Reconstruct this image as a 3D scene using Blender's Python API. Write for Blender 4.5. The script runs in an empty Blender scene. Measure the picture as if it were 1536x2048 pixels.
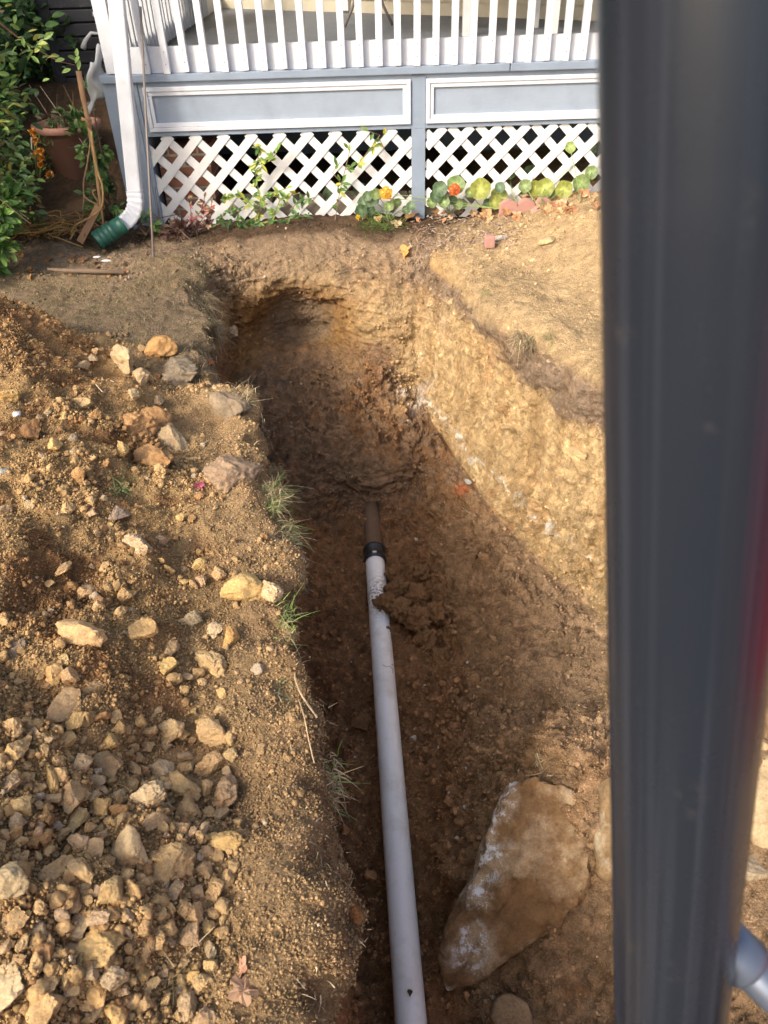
import bpy, bmesh, math, random
import numpy as np
from mathutils import Vector, Matrix
random.seed(7); RNG = np.random.default_rng(11)
scene = bpy.context.scene
COL = scene.collection
R = math.radians
# ------------------------------------------------------------------ camera
TH, PH, CH, FPX = R(38), R(1.8), 1.8, 1538.0
fwv = np.array([0, math.cos(TH), -math.sin(TH)]); u0 = np.array([0, math.sin(TH), math.cos(TH)]); xr = np.array([1., 0, 0])
crv = math.cos(PH)*xr - math.sin(PH)*u0; cuv = math.sin(PH)*xr + math.cos(PH)*u0
CAM = np.array([0, 0, CH])
def ray(px, py): return fwv + (px-768)/FPX*crv - (py-1024)/FPX*cuv
def at(px, py, x=None, y=None, z=None, d=None):
    """world point that stands on plane x / y / z (metres) seen at a photo pixel: used to read the survey of the place"""
    r = ray(px, py)
    t = x/r[0] if x is not None else y/r[1] if y is not None else (z-CH)/r[2] if z is not None else d
    return CAM + t*r
cd = bpy.data.cameras.new('camera'); cam = bpy.data.objects.new('camera', cd); COL.objects.link(cam)
cam.matrix_world = Matrix(((crv[0], cuv[0], -fwv[0], 0), (crv[1], cuv[1], -fwv[1], 0), (crv[2], cuv[2], -fwv[2], CH), (0, 0, 0, 1)))
cd.sensor_fit = 'VERTICAL'; cd.sensor_height = 36; cd.lens = FPX/2048*36
cd.clip_start = 0.02; cd.clip_end = 500
cd.dof.use_dof = True; cd.dof.focus_distance = 2.9; cd.dof.aperture_fstop = 8.0
scene.camera = cam
# ------------------------------------------------------------------ light
SUNV = Vector((.56, .60, -.60)).normalized()     # the way the sunlight travels
w = bpy.data.worlds.new('World'); scene.world = w; w.use_nodes = True
wn = w.node_tree.nodes; bg = wn['Background']
sky = wn.new('ShaderNodeTexSky'); sky.sky_type = 'NISHITA'; sky.sun_disc = False
sky.sun_elevation = math.asin(-SUNV.z); sky.sun_rotation = math.atan2(-SUNV.x, -SUNV.y)
sky.air_density = 1.0; sky.dust_density = 5.0; sky.ozone_density = .4
w.node_tree.links.new(sky.outputs[0], bg.inputs[0]); bg.inputs[1].default_value = 0.15
sl = bpy.data.lights.new('sun', 'SUN'); sl.energy = 1.35; sl.angle = R(8); sl.color = (1, .94, .84)
so = bpy.data.objects.new('sun', sl); COL.objects.link(so); so.rotation_euler = SUNV.to_track_quat('-Z', 'Y').to_euler()
scene.view_settings.view_transform = 'Standard'; scene.view_settings.look = 'None'
scene.view_settings.gamma = 1; scene.view_settings.exposure = 1.2
# ------------------------------------------------------------------ helpers
def tag(o, label=None, cat=None, group=None, kind=None):
    for k, v in (('label', label), ('category', cat), ('group', group), ('kind', kind)):
        if v: o[k] = v
    return o
def empty(name, loc, label, cat, group=None):
    o = bpy.data.objects.new(name, None); COL.objects.link(o); o.location = loc; o.empty_display_size = .1
    return tag(o, label, cat, group)
def link(name, me, mat, parent=None, smooth=False, loc=None):
    if mat is not None:
        me.materials.clear(); me.materials.append(mat)
    if smooth: me.polygons.foreach_set('use_smooth', [True]*len(me.polygons))
    o = bpy.data.objects.new(name, me); COL.objects.link(o)
    if parent is not None:
        o.parent = parent
        base = Vector(parent.location) + (Vector(parent.parent.location) if parent.parent else Vector((0, 0, 0)))
        me.transform(Matrix.Translation(-base))       # meshes are given in world coordinates; parts sit at their thing's base
    elif loc is not None:
        me.transform(Matrix.Translation(-Vector(loc))); o.location = loc
    return o
def npmesh(name, V, F, cols=None):
    V = np.asarray(V, dtype=np.float32); me = bpy.data.meshes.new(name)
    F = np.asarray(F, dtype=np.int32); k = F.shape[1]
    me.vertices.add(len(V)); me.vertices.foreach_set('co', V.ravel())
    me.loops.add(F.size); me.loops.foreach_set('vertex_index', F.ravel())
    me.polygons.add(len(F)); me.polygons.foreach_set('loop_start', np.arange(0, F.size, k, dtype=np.int32))
    me.update(calc_edges=True)
    if cols is not None:
        c = np.ones((len(V), 4), dtype=np.float32); c[:, :3] = cols
        a = me.color_attributes.new('Col', 'FLOAT_COLOR', 'POINT'); a.data.foreach_set('color', c.ravel())
    return me
class MB:
    def __init__(s): s.v = []; s.f = []; s.c = []
    def add(s, vs, fs, col=(1, 1, 1)):
        b = len(s.v); s.v += [tuple(map(float, p)) for p in vs]; s.f += [tuple(i+b for i in f) for f in fs]; s.c += [tuple(col)]*len(vs)
        return s
    def box(s, a, b, col=(1, 1, 1)):
        x0, y0, z0 = a; x1, y1, z1 = b
        return s.add([(x0,y0,z0),(x1,y0,z0),(x1,y1,z0),(x0,y1,z0),(x0,y0,z1),(x1,y0,z1),(x1,y1,z1),(x0,y1,z1)],
              [(0,3,2,1),(4,5,6,7),(0,1,5,4),(1,2,6,5),(2,3,7,6),(3,0,4,7)], col)
    def bar(s, p, q, w, t, up=(0, -1, 0), col=(1, 1, 1)):
        """a box from p to q, w wide, t thick along 'up'"""
        p, q, up = Vector(p), Vector(q), Vector(up); d = (q-p).normalized(); n = (up-d*up.dot(d)).normalized(); sd = d.cross(n)
        vs = [c+sd*(w/2*i)+n*(t/2*j) for c in (p, q) for i, j in ((-1,-1),(1,-1),(1,1),(-1,1))]
        return s.add(vs, [(0,1,2,3),(7,6,5,4),(0,4,5,1),(1,5,6,2),(2,6,7,3),(3,7,4,0)], col)
    def tube(s, pts, rad, n=8, col=(1, 1, 1), cap=True, sq=None):
        pts = [Vector(p) for p in pts]; m = len(pts)
        rad = rad if hasattr(rad, '__len__') else [rad]*m
        vs = []; prev = None
        for i, p in enumerate(pts):
            d = (pts[min(i+1, m-1)]-pts[max(i-1, 0)]).normalized()
            if prev is None:
                a = Vector((0, 0, 1)) if abs(d.z) < .9 else Vector((1, 0, 0)); u = d.cross(a).normalized()
            else: u = (prev-d*prev.dot(d)).normalized()
            prev = u; v_ = d.cross(u)
            for k in range(n):
                t = 2*math.pi*k/n; vs.append(p+(u*math.cos(t)+v_*math.sin(t))*rad[i])
        fs = [(i*n+k, i*n+(k+1) % n, (i+1)*n+(k+1) % n, (i+1)*n+k) for i in range(m-1) for k in range(n)]
        if cap: fs += [tuple(range(n-1, -1, -1)), tuple((m-1)*n+k for k in range(n))]
        return s.add(vs, fs, col)
    def lathe(s, prof, c, n=32, col=(1, 1, 1), axis=None):
        c = Vector(c); q = Vector(axis or (0, 0, 1)).to_track_quat('Z', 'Y')
        vs = [c+q @ Vector((r*math.cos(2*math.pi*k/n), r*math.sin(2*math.pi*k/n), z)) for r, z in prof for k in range(n)]
        fs = [(i*n+k, i*n+(k+1) % n, (i+1)*n+(k+1) % n, (i+1)*n+k) for i in range(len(prof)-1) for k in range(n)]
        return s.add(vs, fs, col)
    def leaf(s, p, d, nrm, L, W, col, curl=.15, kind='oval'):
        p, d, nrm = Vector(p), Vector(d).normalized(), Vector(nrm)
        nrm = (nrm-d*nrm.dot(d)); nrm = nrm.normalized() if nrm.length > 1e-4 else d.orthogonal().normalized(); sd = d.cross(nrm)
        T = {'oval': ((0, .0), (.25, .8), (.55, 1), (.82, .6), (1, 0)), 'narrow': ((0, .1), (.3, 1), (.6, .8), (1, 0))}[kind]
        vs = []
        for t, ww in T:
            cpt = p+d*(t*L)-nrm*(curl*L*t*t)
            vs += [cpt-sd*(W/2*ww)+nrm*(W*.18*ww), cpt, cpt+sd*(W/2*ww)+nrm*(W*.18*ww)]
        fs = []
        for i in range(len(T)-1):
            a = i*3; fs += [(a, a+1, a+4, a+3), (a+1, a+2, a+5, a+4)]
        return s.add(vs, fs, col)
    def disc(s, p, nrm, r, col, n=14, cup=.12, wob=.06):
        p = Vector(p); q = Vector(nrm).to_track_quat('Z', 'Y'); ph = random.random()*6
        vs = [p]
        for rr in (.5, 1):
            for k in range(n):
                t = 2*math.pi*k/n; r2 = r*rr*(1+wob*math.sin(5*t+ph)*rr)
                vs.append(p+q @ Vector((r2*math.cos(t), r2*math.sin(t), cup*r*(rr**2)+.05*r*math.sin(3*t+ph)*rr)))
        fs = [(0, 1+k, 1+(k+1) % n) for k in range(n)]+[(1+k, 1+n+k, 1+n+(k+1) % n, 1+(k+1) % n) for k in range(n)]
        s.add(vs, fs, col); b0 = len(s.c)-len(vs); s.c[b0] = tuple(min(1, c_*1.9+.05) for c_ in col)
        for k in range(n):
            m_ = 1.22 if k % 2 else .86
            s.c[b0+1+k] = tuple(c_*m_ for c_ in col); s.c[b0+1+n+k] = tuple(c_*(.8+.1*(k % 3)) for c_ in col)
        return s
    def mesh(s, name='m'):
        me = bpy.data.meshes.new(name); me.from_pydata(s.v, [], s.f); me.update()
        c = np.ones((len(s.v), 4), dtype=np.float32); c[:, :3] = np.array(s.c, dtype=np.float32)
        a = me.color_attributes.new('Col', 'FLOAT_COLOR', 'POINT'); a.data.foreach_set('color', c.ravel())
        return me
    def build(s, name, mat, parent=None, smooth=False, bevel=0, loc=None):
        me = s.mesh(name)
        if bevel:
            bm = bmesh.new(); bm.from_mesh(me); bmesh.ops.bevel(bm, geom=bm.edges[:], offset=bevel, segments=2, affect='EDGES', profile=.7, clamp_overlap=True); bm.to_mesh(me); bm.free()
        return link(name, me, mat, parent, smooth, loc)
def jit(c, a=.15):
    k = 1+random.uniform(-a, a); return tuple(max(0, x*k*(1+random.uniform(-a, a)*.3)) for x in c)
# numpy gradient noise and cell noise -----------------------------------------------------------
def _h(ix, iy, iz, s):
    n = (ix*374761393+iy*668265263+iz*2147483647+s*974711) & 0xffffffff
    n = ((n ^ (n >> 13))*1274126177) & 0xffffffff
    n = ((n ^ (n >> 16))*2246822519) & 0xffffffff
    return n ^ (n >> 15)
def vnoise(P, f, s=0):
    Q = P*f; I = np.floor(Q).astype(np.int64); T = Q-I; T = T*T*T*(T*(T*6-15)+10); out = 0
    for a in (0, 1):
        wx = T[:, 0] if a else 1-T[:, 0]
        for b in (0, 1):
            wy = T[:, 1] if b else 1-T[:, 1]
            for c in (0, 1):
                wz = T[:, 2] if c else 1-T[:, 2]
                out = out+wx*wy*wz*(_h(I[:, 0]+a, I[:, 1]+b, I[:, 2]+c, s)/2147483648.0-1)
    return out
def fbm(P, f, o=4, s=0, g=.5):
    r = 0; a = 1
    for i in range(o): r = r+a*vnoise(P+i*7.3, f*2**i, s+i); a *= g
    return r
def worley(P, f, s=0):
    Q = P*f; I = np.floor(Q).astype(np.int64); d = np.full(len(P), 9.); d2 = np.full(len(P), 9.)
    for a in (-1, 0, 1):
        for b in (-1, 0, 1):
            for c in (-1, 0, 1):
                J = I+np.array([a, b, c]); h = _h(J[:, 0], J[:, 1], J[:, 2], s)
                pt = J+np.stack([(h & 1023)/1023., ((h >> 10) & 1023)/1023., ((h >> 20) & 1023)/1023.], 1)
                q = ((Q-pt)**2).sum(1); m = q < d
                d2 = np.where(m, d, np.minimum(d2, q)); d = np.where(m, q, d)
    return np.sqrt(d), np.sqrt(d2)
def wcell(P, f, s=0):
    Q = P*f; I = np.floor(Q).astype(np.int64); d = np.full(len(P), 9.); v = np.zeros(len(P))
    for a in (-1, 0, 1):
        for b in (-1, 0, 1):
            for c in (-1, 0, 1):
                J = I+np.array([a, b, c]); h = _h(J[:, 0], J[:, 1], J[:, 2], s)
                pt = J+np.stack([(h & 1023)/1023., ((h >> 10) & 1023)/1023., ((h >> 20) & 1023)/1023.], 1)
                q = ((Q-pt)**2).sum(1); m = q < d; d = np.where(m, q, d); v = np.where(m, ((h >> 5) & 2047)/1023.5-1, v)
    return v
def sst(a, b, x):
    t = np.clip((x-a)/(b-a), 0, 1); return t*t*(3-2*t)
def mixc(A, B, t): return A*(1-t[:, None])+np.asarray(B)*t[:, None]
# ------------------------------------------------------------------ materials
class NT:
    def __init__(s, name):
        s.m = bpy.data.materials.new(name); s.m.use_nodes = True; s.t = s.m.node_tree; s.b = s.t.nodes['Principled BSDF']; s.out = s.t.nodes['Material Output']
    def n(s, typ, **k):
        x = s.t.nodes.new('ShaderNode'+typ)
        for a, v in k.items():
            if a[0] == 'i' and a[1:].isdigit(): x.inputs[int(a[1:])].default_value = v
            elif hasattr(x, a): setattr(x, a, v)
            else: x.inputs[a].default_value = v
        return x
    def l(s, a, b): s.t.links.new(a, b)
    def set(s, **k):
        for a, v in k.items(): s.b.inputs[a.replace('_', ' ')].default_value = v
        return s
    def coord(s): return s.n('TexCoord').outputs['Object']
    def noise(s, scale, detail=4, vec=None, rough=.6):
        x = s.n('TexNoise'); x.inputs['Scale'].default_value = scale; x.inputs['Detail'].default_value = detail; x.inputs['Roughness'].default_value = rough
        s.l(vec or s.coord(), x.inputs['Vector']); return x.outputs['Fac']
    def vor(s, scale, vec=None, feat='F1'):
        x = s.n('TexVoronoi', feature=feat); x.inputs['Scale'].default_value = scale; s.l(vec or s.coord(), x.inputs['Vector']); return x
    def ramp(s, fac, stops):
        x = s.n('ValToRGB'); e = x.color_ramp.elements
        while len(e) < len(stops): e.new(.5)
        for el, (p, c) in zip(e, stops): el.position = p; el.color = (*c, 1) if hasattr(c, '__len__') else (c, c, c, 1)
        s.l(fac, x.inputs[0]); return x.outputs[0]
    def mix(s, a, b, fac, mode='MIX'):
        x = s.n('Mix', data_type='RGBA', blend_type=mode)
        for v, i in ((fac, 0), (a, 6), (b, 7)):
            if hasattr(v, 'is_linked'): s.l(v, x.inputs[i])
            else: x.inputs[i].default_value = v if not hasattr(v, '__len__') else (*v, 1) if len(v) == 3 else v
        return x.outputs[2]
    def bump(s, h, dist, strength=1, prev=None):
        x = s.n('Bump'); x.inputs['Distance'].default_value = dist; x.inputs['Strength'].default_value = strength; s.l(h, x.inputs['Height'])
        if prev: s.l(prev, x.inputs['Normal'])
        return x.outputs[0]
    def col(s): return s.n('Attribute', attribute_name='Col').outputs['Color']
def soil(name, speck=.5, fine=1.0):
    t = NT(name); t.set(Roughness=.95); t.b.inputs['Specular IOR Level'].default_value = .15
    c = t.mix(t.col(), t.ramp(t.noise(22, 8, rough=.7), [(.3, .62), (.5, 1.0), (.72, 1.32)]), 1, 'MULTIPLY')
    c = t.mix(c, t.ramp(t.noise(140, 5, rough=.8), [(.3, .62), (.5, 1), (.7, 1.4)]), .8, 'MULTIPLY')
    v = t.vor(75); cell = t.ramp(v.outputs['Color'], [(.80, 0), (.83, 1)]); core = t.ramp(v.outputs['Distance'], [(.18, 1), (.3, 0)])
    msk = t.mix(cell, core, 1, 'MULTIPLY'); m2 = t.mix(msk, (speck,)*3, 1, 'MULTIPLY')
    c = t.mix(c, t.mix(c, (1.7, 1.75, 1.8), 1, 'MULTIPLY'), m2)
    t.l(c, t.b.inputs['Base Color'])
    b = t.bump(t.noise(16, 8, rough=.75), .010*fine, .7)
    b = t.bump(t.noise(80, 8, rough=.8), .016*fine, 1, b)
    v2 = t.vor(120); b = t.bump(v2.outputs['Distance'], -.005*fine, .9, b)
    t.l(b, t.b.inputs['Normal']); return t.m
M_SOIL = soil('soil')
def rockmat(name, base=None, streak=False):
    t = NT(name); t.set(Roughness=.9); t.b.inputs['Specular IOR Level'].default_value = .2
    if base is None:
        oi = t.n('ObjectInfo'); c0 = oi.outputs['Color']
    else: c0 = t.mix(base, base, 0)
    c = t.mix(c0, t.ramp(t.noise(14, 8, rough=.7), [(.3, (.62, .55, .48)), (.5, (1, 1, 1)), (.72, (1.25, 1.22, 1.15))]), 1, 'MULTIPLY')
    c = t.mix(c, t.ramp(t.noise(110, 5, rough=.8), [(.3, .7), (.5, 1), (.7, 1.28)]), .8, 'MULTIPLY')
    if streak:
        gen = t.n('TexCoord').outputs['Generated']; sp = t.n('SeparateXYZ'); t.l(gen, sp.inputs[0])
        ma = t.n('Math', operation='MULTIPLY_ADD'); t.l(sp.outputs['Y'], ma.inputs[0]); ma.inputs[1].default_value = -.42; ma.inputs[2].default_value = -.12
        mb_ = t.n('Math', operation='ADD'); t.l(ma.outputs[0], mb_.inputs[0]); t.l(sp.outputs['X'], mb_.inputs[1]); mc = t.n('Math', operation='ABSOLUTE'); t.l(mb_.outputs[0], mc.inputs[0])
        band = t.ramp(mc.outputs[0], [(.04, 1), (.15, 0)]); band2 = t.ramp(t.noise(4, 3), [(.46, 0), (.54, 1)])
        k = t.mix(t.mix(t.ramp(t.noise(24, 8, rough=.8), [(.50, 0), (.55, 1)]), band, 1, 'MULTIPLY'), band2, 1, 'MULTIPLY')
        c = t.mix(c, (.70, .68, .64), k)
        d = t.ramp(t.noise(4, 7, rough=.65), [(.46, 1), (.56, 0)]); c = t.mix(c, t.mix(c, (.58, .47, .36), 1, 'MULTIPLY'), d)
    t.l(c, t.b.inputs['Base Color'])
    b = t.bump(t.noise(26, 8, rough=.7), .016, .8); b = t.bump(t.noise(130, 6, rough=.7), .005, .8, b)
    t.l(b, t.b.inputs['Normal']); return t.m
M_CLOD = None
def clodmat():
    t = NT('clod'); t.set(Roughness=.95); t.b.inputs['Specular IOR Level'].default_value = .12
    c0 = t.n('ObjectInfo').outputs['Color']; geo = t.n('NewGeometry'); pos = geo.outputs['Position']
    c = t.mix(c0, t.ramp(t.noise(18, 8, pos, .7), [(.3, (.72, .66, .6)), (.5, (1, 1, 1)), (.7, (1.25, 1.22, 1.18))]), 1, 'MULTIPLY')
    c = t.mix(c, t.ramp(t.noise(150, 5, pos, .8), [(.3, .7), (.5, 1), (.7, 1.3)]), .8, 'MULTIPLY')
    t.l(c, t.b.inputs['Base Color'])
    b = t.bump(t.noise(60, 8, pos, .75), .008, .8); b = t.bump(t.noise(220, 5, pos, .75), .003, .8, b); t.l(b, t.b.inputs['Normal']); return t.m
M_CLOD = clodmat(); M_BOULDER = rockmat('boulder', (.39, .275, .16), True)
M_STONES = soil('loose_stones', .2, .35)
def paint(name, base, rough=.5, dirt=.25, grain=False, dirtc=(.45, .4, .33)):
    t = NT(name); t.set(Roughness=rough)
    c = t.mix(base, tuple(x*.86 for x in base), t.ramp(t.noise(6, 6), [(.4, 0), (.7, 1)]))
    k = t.mix(t.ramp(t.noise(11, 9, rough=.75), [(.56, 0), (.75, 1)]), (dirt,)*3, 1, 'MULTIPLY')
    c = t.mix(c, dirtc, k); t.l(c, t.b.inputs['Base Color'])
    mp = t.n('Mapping'); mp.inputs['Scale'].default_value = (4, 60, 60) if grain else (20, 20, 20); t.l(t.coord(), mp.inputs[0])
    t.l(t.bump(t.noise(3, 5, mp.outputs[0]), .003, .5), t.b.inputs['Normal']); return t.m
M_WHITE = paint('white_paint', (.55, .57, .61), .45, .22)
M_LATT = paint('lattice_white', (.66, .65, .63), .5, .5)
M_GREY = paint('grey_paint', (.21, .26, .33), .55, .12, True, (.5, .5, .5))
M_GREYP = paint('grey_panel_paint', (.25, .30, .365), .6, .08, True, (.55, .55, .55))
M_DECK = paint('deck_grey', (.15, .165, .185), .6, .3, True)
M_SIDING = paint('beige_siding', (.46, .41, .30), .6, .12, True)
M_DARKW = paint('dark_slats', (.02, .02, .025), .6, .2)
M_BRICKP = paint('pink_concrete', (.38, .20, .16), .85, .8, dirtc=(.42, .32, .22))
M_TERRA = paint('terracotta', (.33, .165, .115), .75, .4, dirtc=(.16, .10, .07))
M_GREEN = paint('green_plastic', (.022, .10, .068), .35, .15, dirtc=(.1, .13, .1))
M_WOOD = paint('stake_wood', (.30, .17, .085), .8, .5, dirtc=(.12, .07, .04))
M_TIN = paint('weathered_rod', (.17, .14, .125), .6, .3)
M_IRON = paint('old_pipe', (.13, .075, .04), .9, .6, dirtc=(.22, .12, .05))
M_RUBBER = paint('black_rubber', (.018, .018, .019), .45, .3, dirtc=(.1, .07, .045))
M_STEEL = NT('clamp_steel').set(Metallic=.9, Roughness=.35).m; M_STEEL.node_tree.nodes['Principled BSDF'].inputs['Base Color'].default_value = (.5, .5, .5, 1)
def m_pvc():
    t = NT('pvc'); t.set(Roughness=.32)
    k = t.ramp(t.noise(90, 6, rough=.8), [(.70, 0), (.74, 1)]); sm = t.ramp(t.noise(7, 9, rough=.75), [(.48, 0), (.75, .55)])
    geo = t.n('NewGeometry'); d = t.n('Vector' + 'Math', operation='DISTANCE'); t.l(geo.outputs['Position'], d.inputs[0]); d.inputs[1].default_value = tuple(at(770, 1190, z=-1.17))
    near = t.ramp(d.outputs['Value'], [(.05, 1), (.2, 0)])
    k4 = t.mix(t.ramp(t.noise(60, 6, rough=.8), [(.49, 0), (.54, 1)]), near, 1, 'MULTIPLY')
    c = t.mix((.84, .80, .73), (.46, .38, .28), sm); c = t.mix(c, (.2, .12, .06), k); c = t.mix(c, (.17, .10, .05), k4)
    t.l(c, t.b.inputs['Base Color']); return t.m
M_PVC = m_pvc()
def leafm(name, tr=.35):
    t = NT(name); t.set(Roughness=.5); c = t.mix(t.col(), t.ramp(t.noise(30, 4), [(.35, .75), (.65, 1.2)]), 1, 'MULTIPLY')
    t.l(c, t.b.inputs['Base Color']); tl = t.n('BsdfTranslucent'); t.l(c, tl.inputs[0]); mx = t.n('MixShader'); mx.inputs[0].default_value = tr
    t.l(t.b.outputs[0], mx.inputs[1]); t.l(tl.outputs[0], mx.inputs[2]); t.l(mx.outputs[0], t.out.inputs[0]); return t.m
M_LEAF = leafm('leaf'); M_DRY = leafm('dry_leaf', .2); M_STEM = leafm('stem', 0)
# ------------------------------------------------------------------ terrain: a lofted trench in open ground
def row(y, z=0., xs=(-45, -3.2, -1.7, -.5, -.15, -.1, -.05, .05, .15, .3, .5, .8, 1.1, 1.6, 3.0, 45)): return [(x, y, z) for x in xs]
def trow(lr, inner, rr, yb=None, zl=.02, zr=.03):
    """outer left x3, left bank, left rim, inner..., right rim, right bank, outer right x2"""
    y0, y1 = lr[1], rr[1]
    return ([(-45, y0, 0), (-3.2, y0, 0), (min(-1.9, lr[0]-.8), y0, 0), (lr[0]-.3, y0-.03, zl), lr]+inner+[rr, (rr[0]+.4, y1, zr), (max(3.0, rr[0]+1.2), y1, 0), (45, y1, 0)])
XF = lambda a, b: (-45, -3.2, -1.9, a-.3, a, a+.02, a+.05, a+(b-a)*.4, a+(b-a)*.6, b-.12, b-.06, b-.03, b, b+.4, 3.0, 45)
ROWS = [
 row(-40, 0, XF(-.12, 1.5)), row(-3, 0, XF(-.12, 1.5)), row(-.45, 0, XF(-.12, 1.5)),
 trow((-.12, -.3, 0), [(-.14, -.28, -.5), (-.15, -.25, -1.1), (-.1, -.2, -1.33), (.17, -.2, -1.33), (.35, -.2, -1.2), (.7, -.2, -.95), (1.2, -.2, -.6)], (1.6, -.25, -.05)),
 trow((-.16, .45, 0), [(-.18, .45, -.5), (-.19, .45, -1.1), (-.1, .45, -1.37), (.17, .45, -1.37), (.32, .45, -1.22), (.6, .45, -1.0), (1.15, .45, -.7)], (1.6, .45, -.1)),
 trow((-.16, .85, 0), [(-.2, .86, -.5), (-.22, .88, -1.12), (-.1, .9, -1.38), (.17, .92, -1.38), (.32, .95, -1.33), (.6, .98, -1.17), (1.15, 1.0, -.80)], (1.65, 1.0, -.12)),
 trow((-.235, 1.2, 0), [(-.27, 1.2, -.5), (-.285, 1.22, -1.12), (-.15, 1.25, -1.38), (.17, 1.28, -1.38), (.34, 1.3, -1.28), (.62, 1.32, -.93), (1.15, 1.3, -.64)], (1.7, 1.3, -.1)),
 trow((-.30, 1.52, 0), [(-.33, 1.53, -.5), (-.37, 1.55, -1.12), (-.2, 1.58, -1.36), (.18, 1.6, -1.36), (.38, 1.62, -1.12), (.66, 1.63, -.72), (1.2, 1.62, -.55)], (1.75, 1.6, -.05)),
 trow((-.36, 1.84, 0), [(-.41, 1.85, -.5), (-.46, 1.87, -1.1), (-.27, 1.9, -1.33), (.2, 1.93, -1.35), (.45, 1.95, -1.2), (.76, 1.84, -.68), (1.35, 1.88, -.5)], (1.85, 1.95, 0)),
 trow((-.375, 2.1, 0), [(-.44, 2.12, -.45), (-.46, 2.14, -1.05), (-.3, 2.16, -1.3), (.2, 2.18, -1.34), (.48, 2.2, -1.24), (1.0, 2.2, -1.04), (1.5, 2.2, -.6)], (1.85, 2.2, 0)),
 trow((-.44, 2.42, 0), [(-.49, 2.44, -.42), (-.51, 2.46, -1.02), (-.34, 2.48, -1.27), (.2, 2.5, -1.32), (.5, 2.5, -1.22), (1.15, 2.55, -1.06), (1.55, 2.6, -.5)], (1.75, 2.6, 0)),
 trow((-.53, 2.84, 0), [(-.6, 2.86, -.4), (-.63, 2.88, -.95), (-.38, 2.85, -1.22), (.2, 2.82, -1.30), (.5, 2.8, -1.2), (1.1, 2.87, -1.08), (1.32, 2.93, -.5)], (1.42, 2.97, 0)),
 trow((-.71, 3.25, 0), [(-.77, 3.26, -.38), (-.78, 3.27, -.88), (-.42, 3.2, -1.17), (.18, 3.12, -1.29), (.46, 3.05, -1.17), (.93, 3.08, -1.06), (1.08, 3.2, -.5)], (1.16, 3.27, 0)),
 trow((-.83, 3.52, 0), [(-.87, 3.53, -.36), (-.85, 3.53, -.83), (-.42, 3.5, -1.12), (.15, 3.45, -1.28), (.42, 3.35, -1.14), (.83, 3.3, -1.04), (.94, 3.42, -.5)], (1.01, 3.5, 0)),
 trow((-.93, 3.85, 0), [(-.95, 3.85, -.36), (-.9, 3.85, -.8), (-.42, 3.78, -1.06), (.12, 3.72, -1.26), (.37, 3.62, -1.1), (.68, 3.55, -1.0), (.8, 3.72, -.5)], (.86, 3.77, 0)),
 trow((-1.02, 4.15, 0), [(-1.0, 4.15, -.36), (-.93, 4.15, -.76), (-.45, 4.05, -.98), (.07, 3.96, -1.02), (.32, 3.9, -1.02), (.54, 3.93, -.96), (.65, 4.0, -.5)], (.71, 4.05, 0)),
 trow((-1.08, 4.45, 0), [(-1.05, 4.45, -.35), (-.96, 4.45, -.71), (-.5, 4.42, -.83), (0., 4.33, -.86), (.24, 4.28, -.92), (.4, 4.33, -.92), (.5, 4.38, -.5)], (.57, 4.42, 0)),
 trow((-1.13, 4.75, 0), [(-1.07, 4.74, -.34), (-.98, 4.76, -.65), (-.55, 4.8, -.69), (-.05, 4.72, -.71), (.18, 4.66, -.86), (.3, 4.63, -.88), (.38, 4.68, -.45)], (.47, 4.75, 0)),
 trow((-1.17, 4.98, 0), [(-1.06, 4.93, -.22), (-.96, 4.94, -.52), (-.55, 4.97, -.62), (-.05, 4.84, -.62), (.16, 4.75, -.76), (.27, 4.72, -.78), (.34, 4.77, -.4)], (.43, 4.86, 0)),
 trow((-1.2, 5.12, 0), [(-1.05, 5.06, -.1), (-.92, 5.0, -.3), (-.55, 5.06, -.33), (-.05, 4.96, -.34), (.14, 4.89, -.38), (.25, 4.87, -.38), (.32, 4.9, -.2)], (.4, 4.96, 0)),
 trow((-1.22, 5.26, 0), [(-1.05, 5.2, -.03), (-.9, 5.15, -.1), (-.5, 5.2, -.12), (-.05, 5.12, -.13), (.14, 5.06, -.12), (.25, 5.06, -.1), (.32, 5.08, -.05)], (.4, 5.1, 0)),
 row(5.42, 0, XF(-1.22, .42)), row(5.95, 0, XF(-1.2, .45)), row(7.2, 0, XF(-1.2, .45)), row(11, 0, XF(-1.2, .45)), row(60, 0, XF(-1.2, .45))]
CG = np.array(ROWS, dtype=float)                                   # rows x 16 x 3
NC = [6, 22, 90, 70, 46, 34, 66, 40, 72, 40, 62, 70, 64, 46, 40, 6]  # samples per column gap (first 15 used)
NC = [8, 70, 110, 44, 62, 76, 42, 66, 40, 66, 66, 62, 52, 60, 8]
gaps = np.linalg.norm(CG[1:, 4:12]-CG[:-1, 4:12], axis=2).max(1)
NR = [int(min(90, max(8, g/.0085))) for g in gaps]; NR[0] = 5; NR[1] = 14; NR[2] = 16; NR[3] = 60; NR[-1] = 6; NR[-2] = 30; NR[-3] = 60
def resample(A, counts, axis):
    A = np.moveaxis(A, axis, 0); out = []; m = len(A)
    for i, n in enumerate(counts):
        p0, p1, p2, p3 = A[max(i-1, 0)], A[i], A[i+1], A[min(i+2, m-1)]
        lim = 1.2*np.linalg.norm(p2-p1, axis=-1, keepdims=True)
        def clampv(v):
            l = np.linalg.norm(v, axis=-1, keepdims=True); return v*np.minimum(1, lim/np.maximum(l, 1e-9))
        m1 = clampv((p2-p0)*.42); m2 = clampv((p3-p1)*.42)
        t = np.arange(n+(i == len(counts)-1))/n; t = t.reshape(-1, *([1]*(A.ndim-1)))
        out.append((2*t**3-3*t**2+1)*p1+(t**3-2*t**2+t)*m1+(-2*t**3+3*t**2)*p2+(t**3-t**2)*m2)
    return np.moveaxis(np.concatenate(out), 0, axis)
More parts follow.
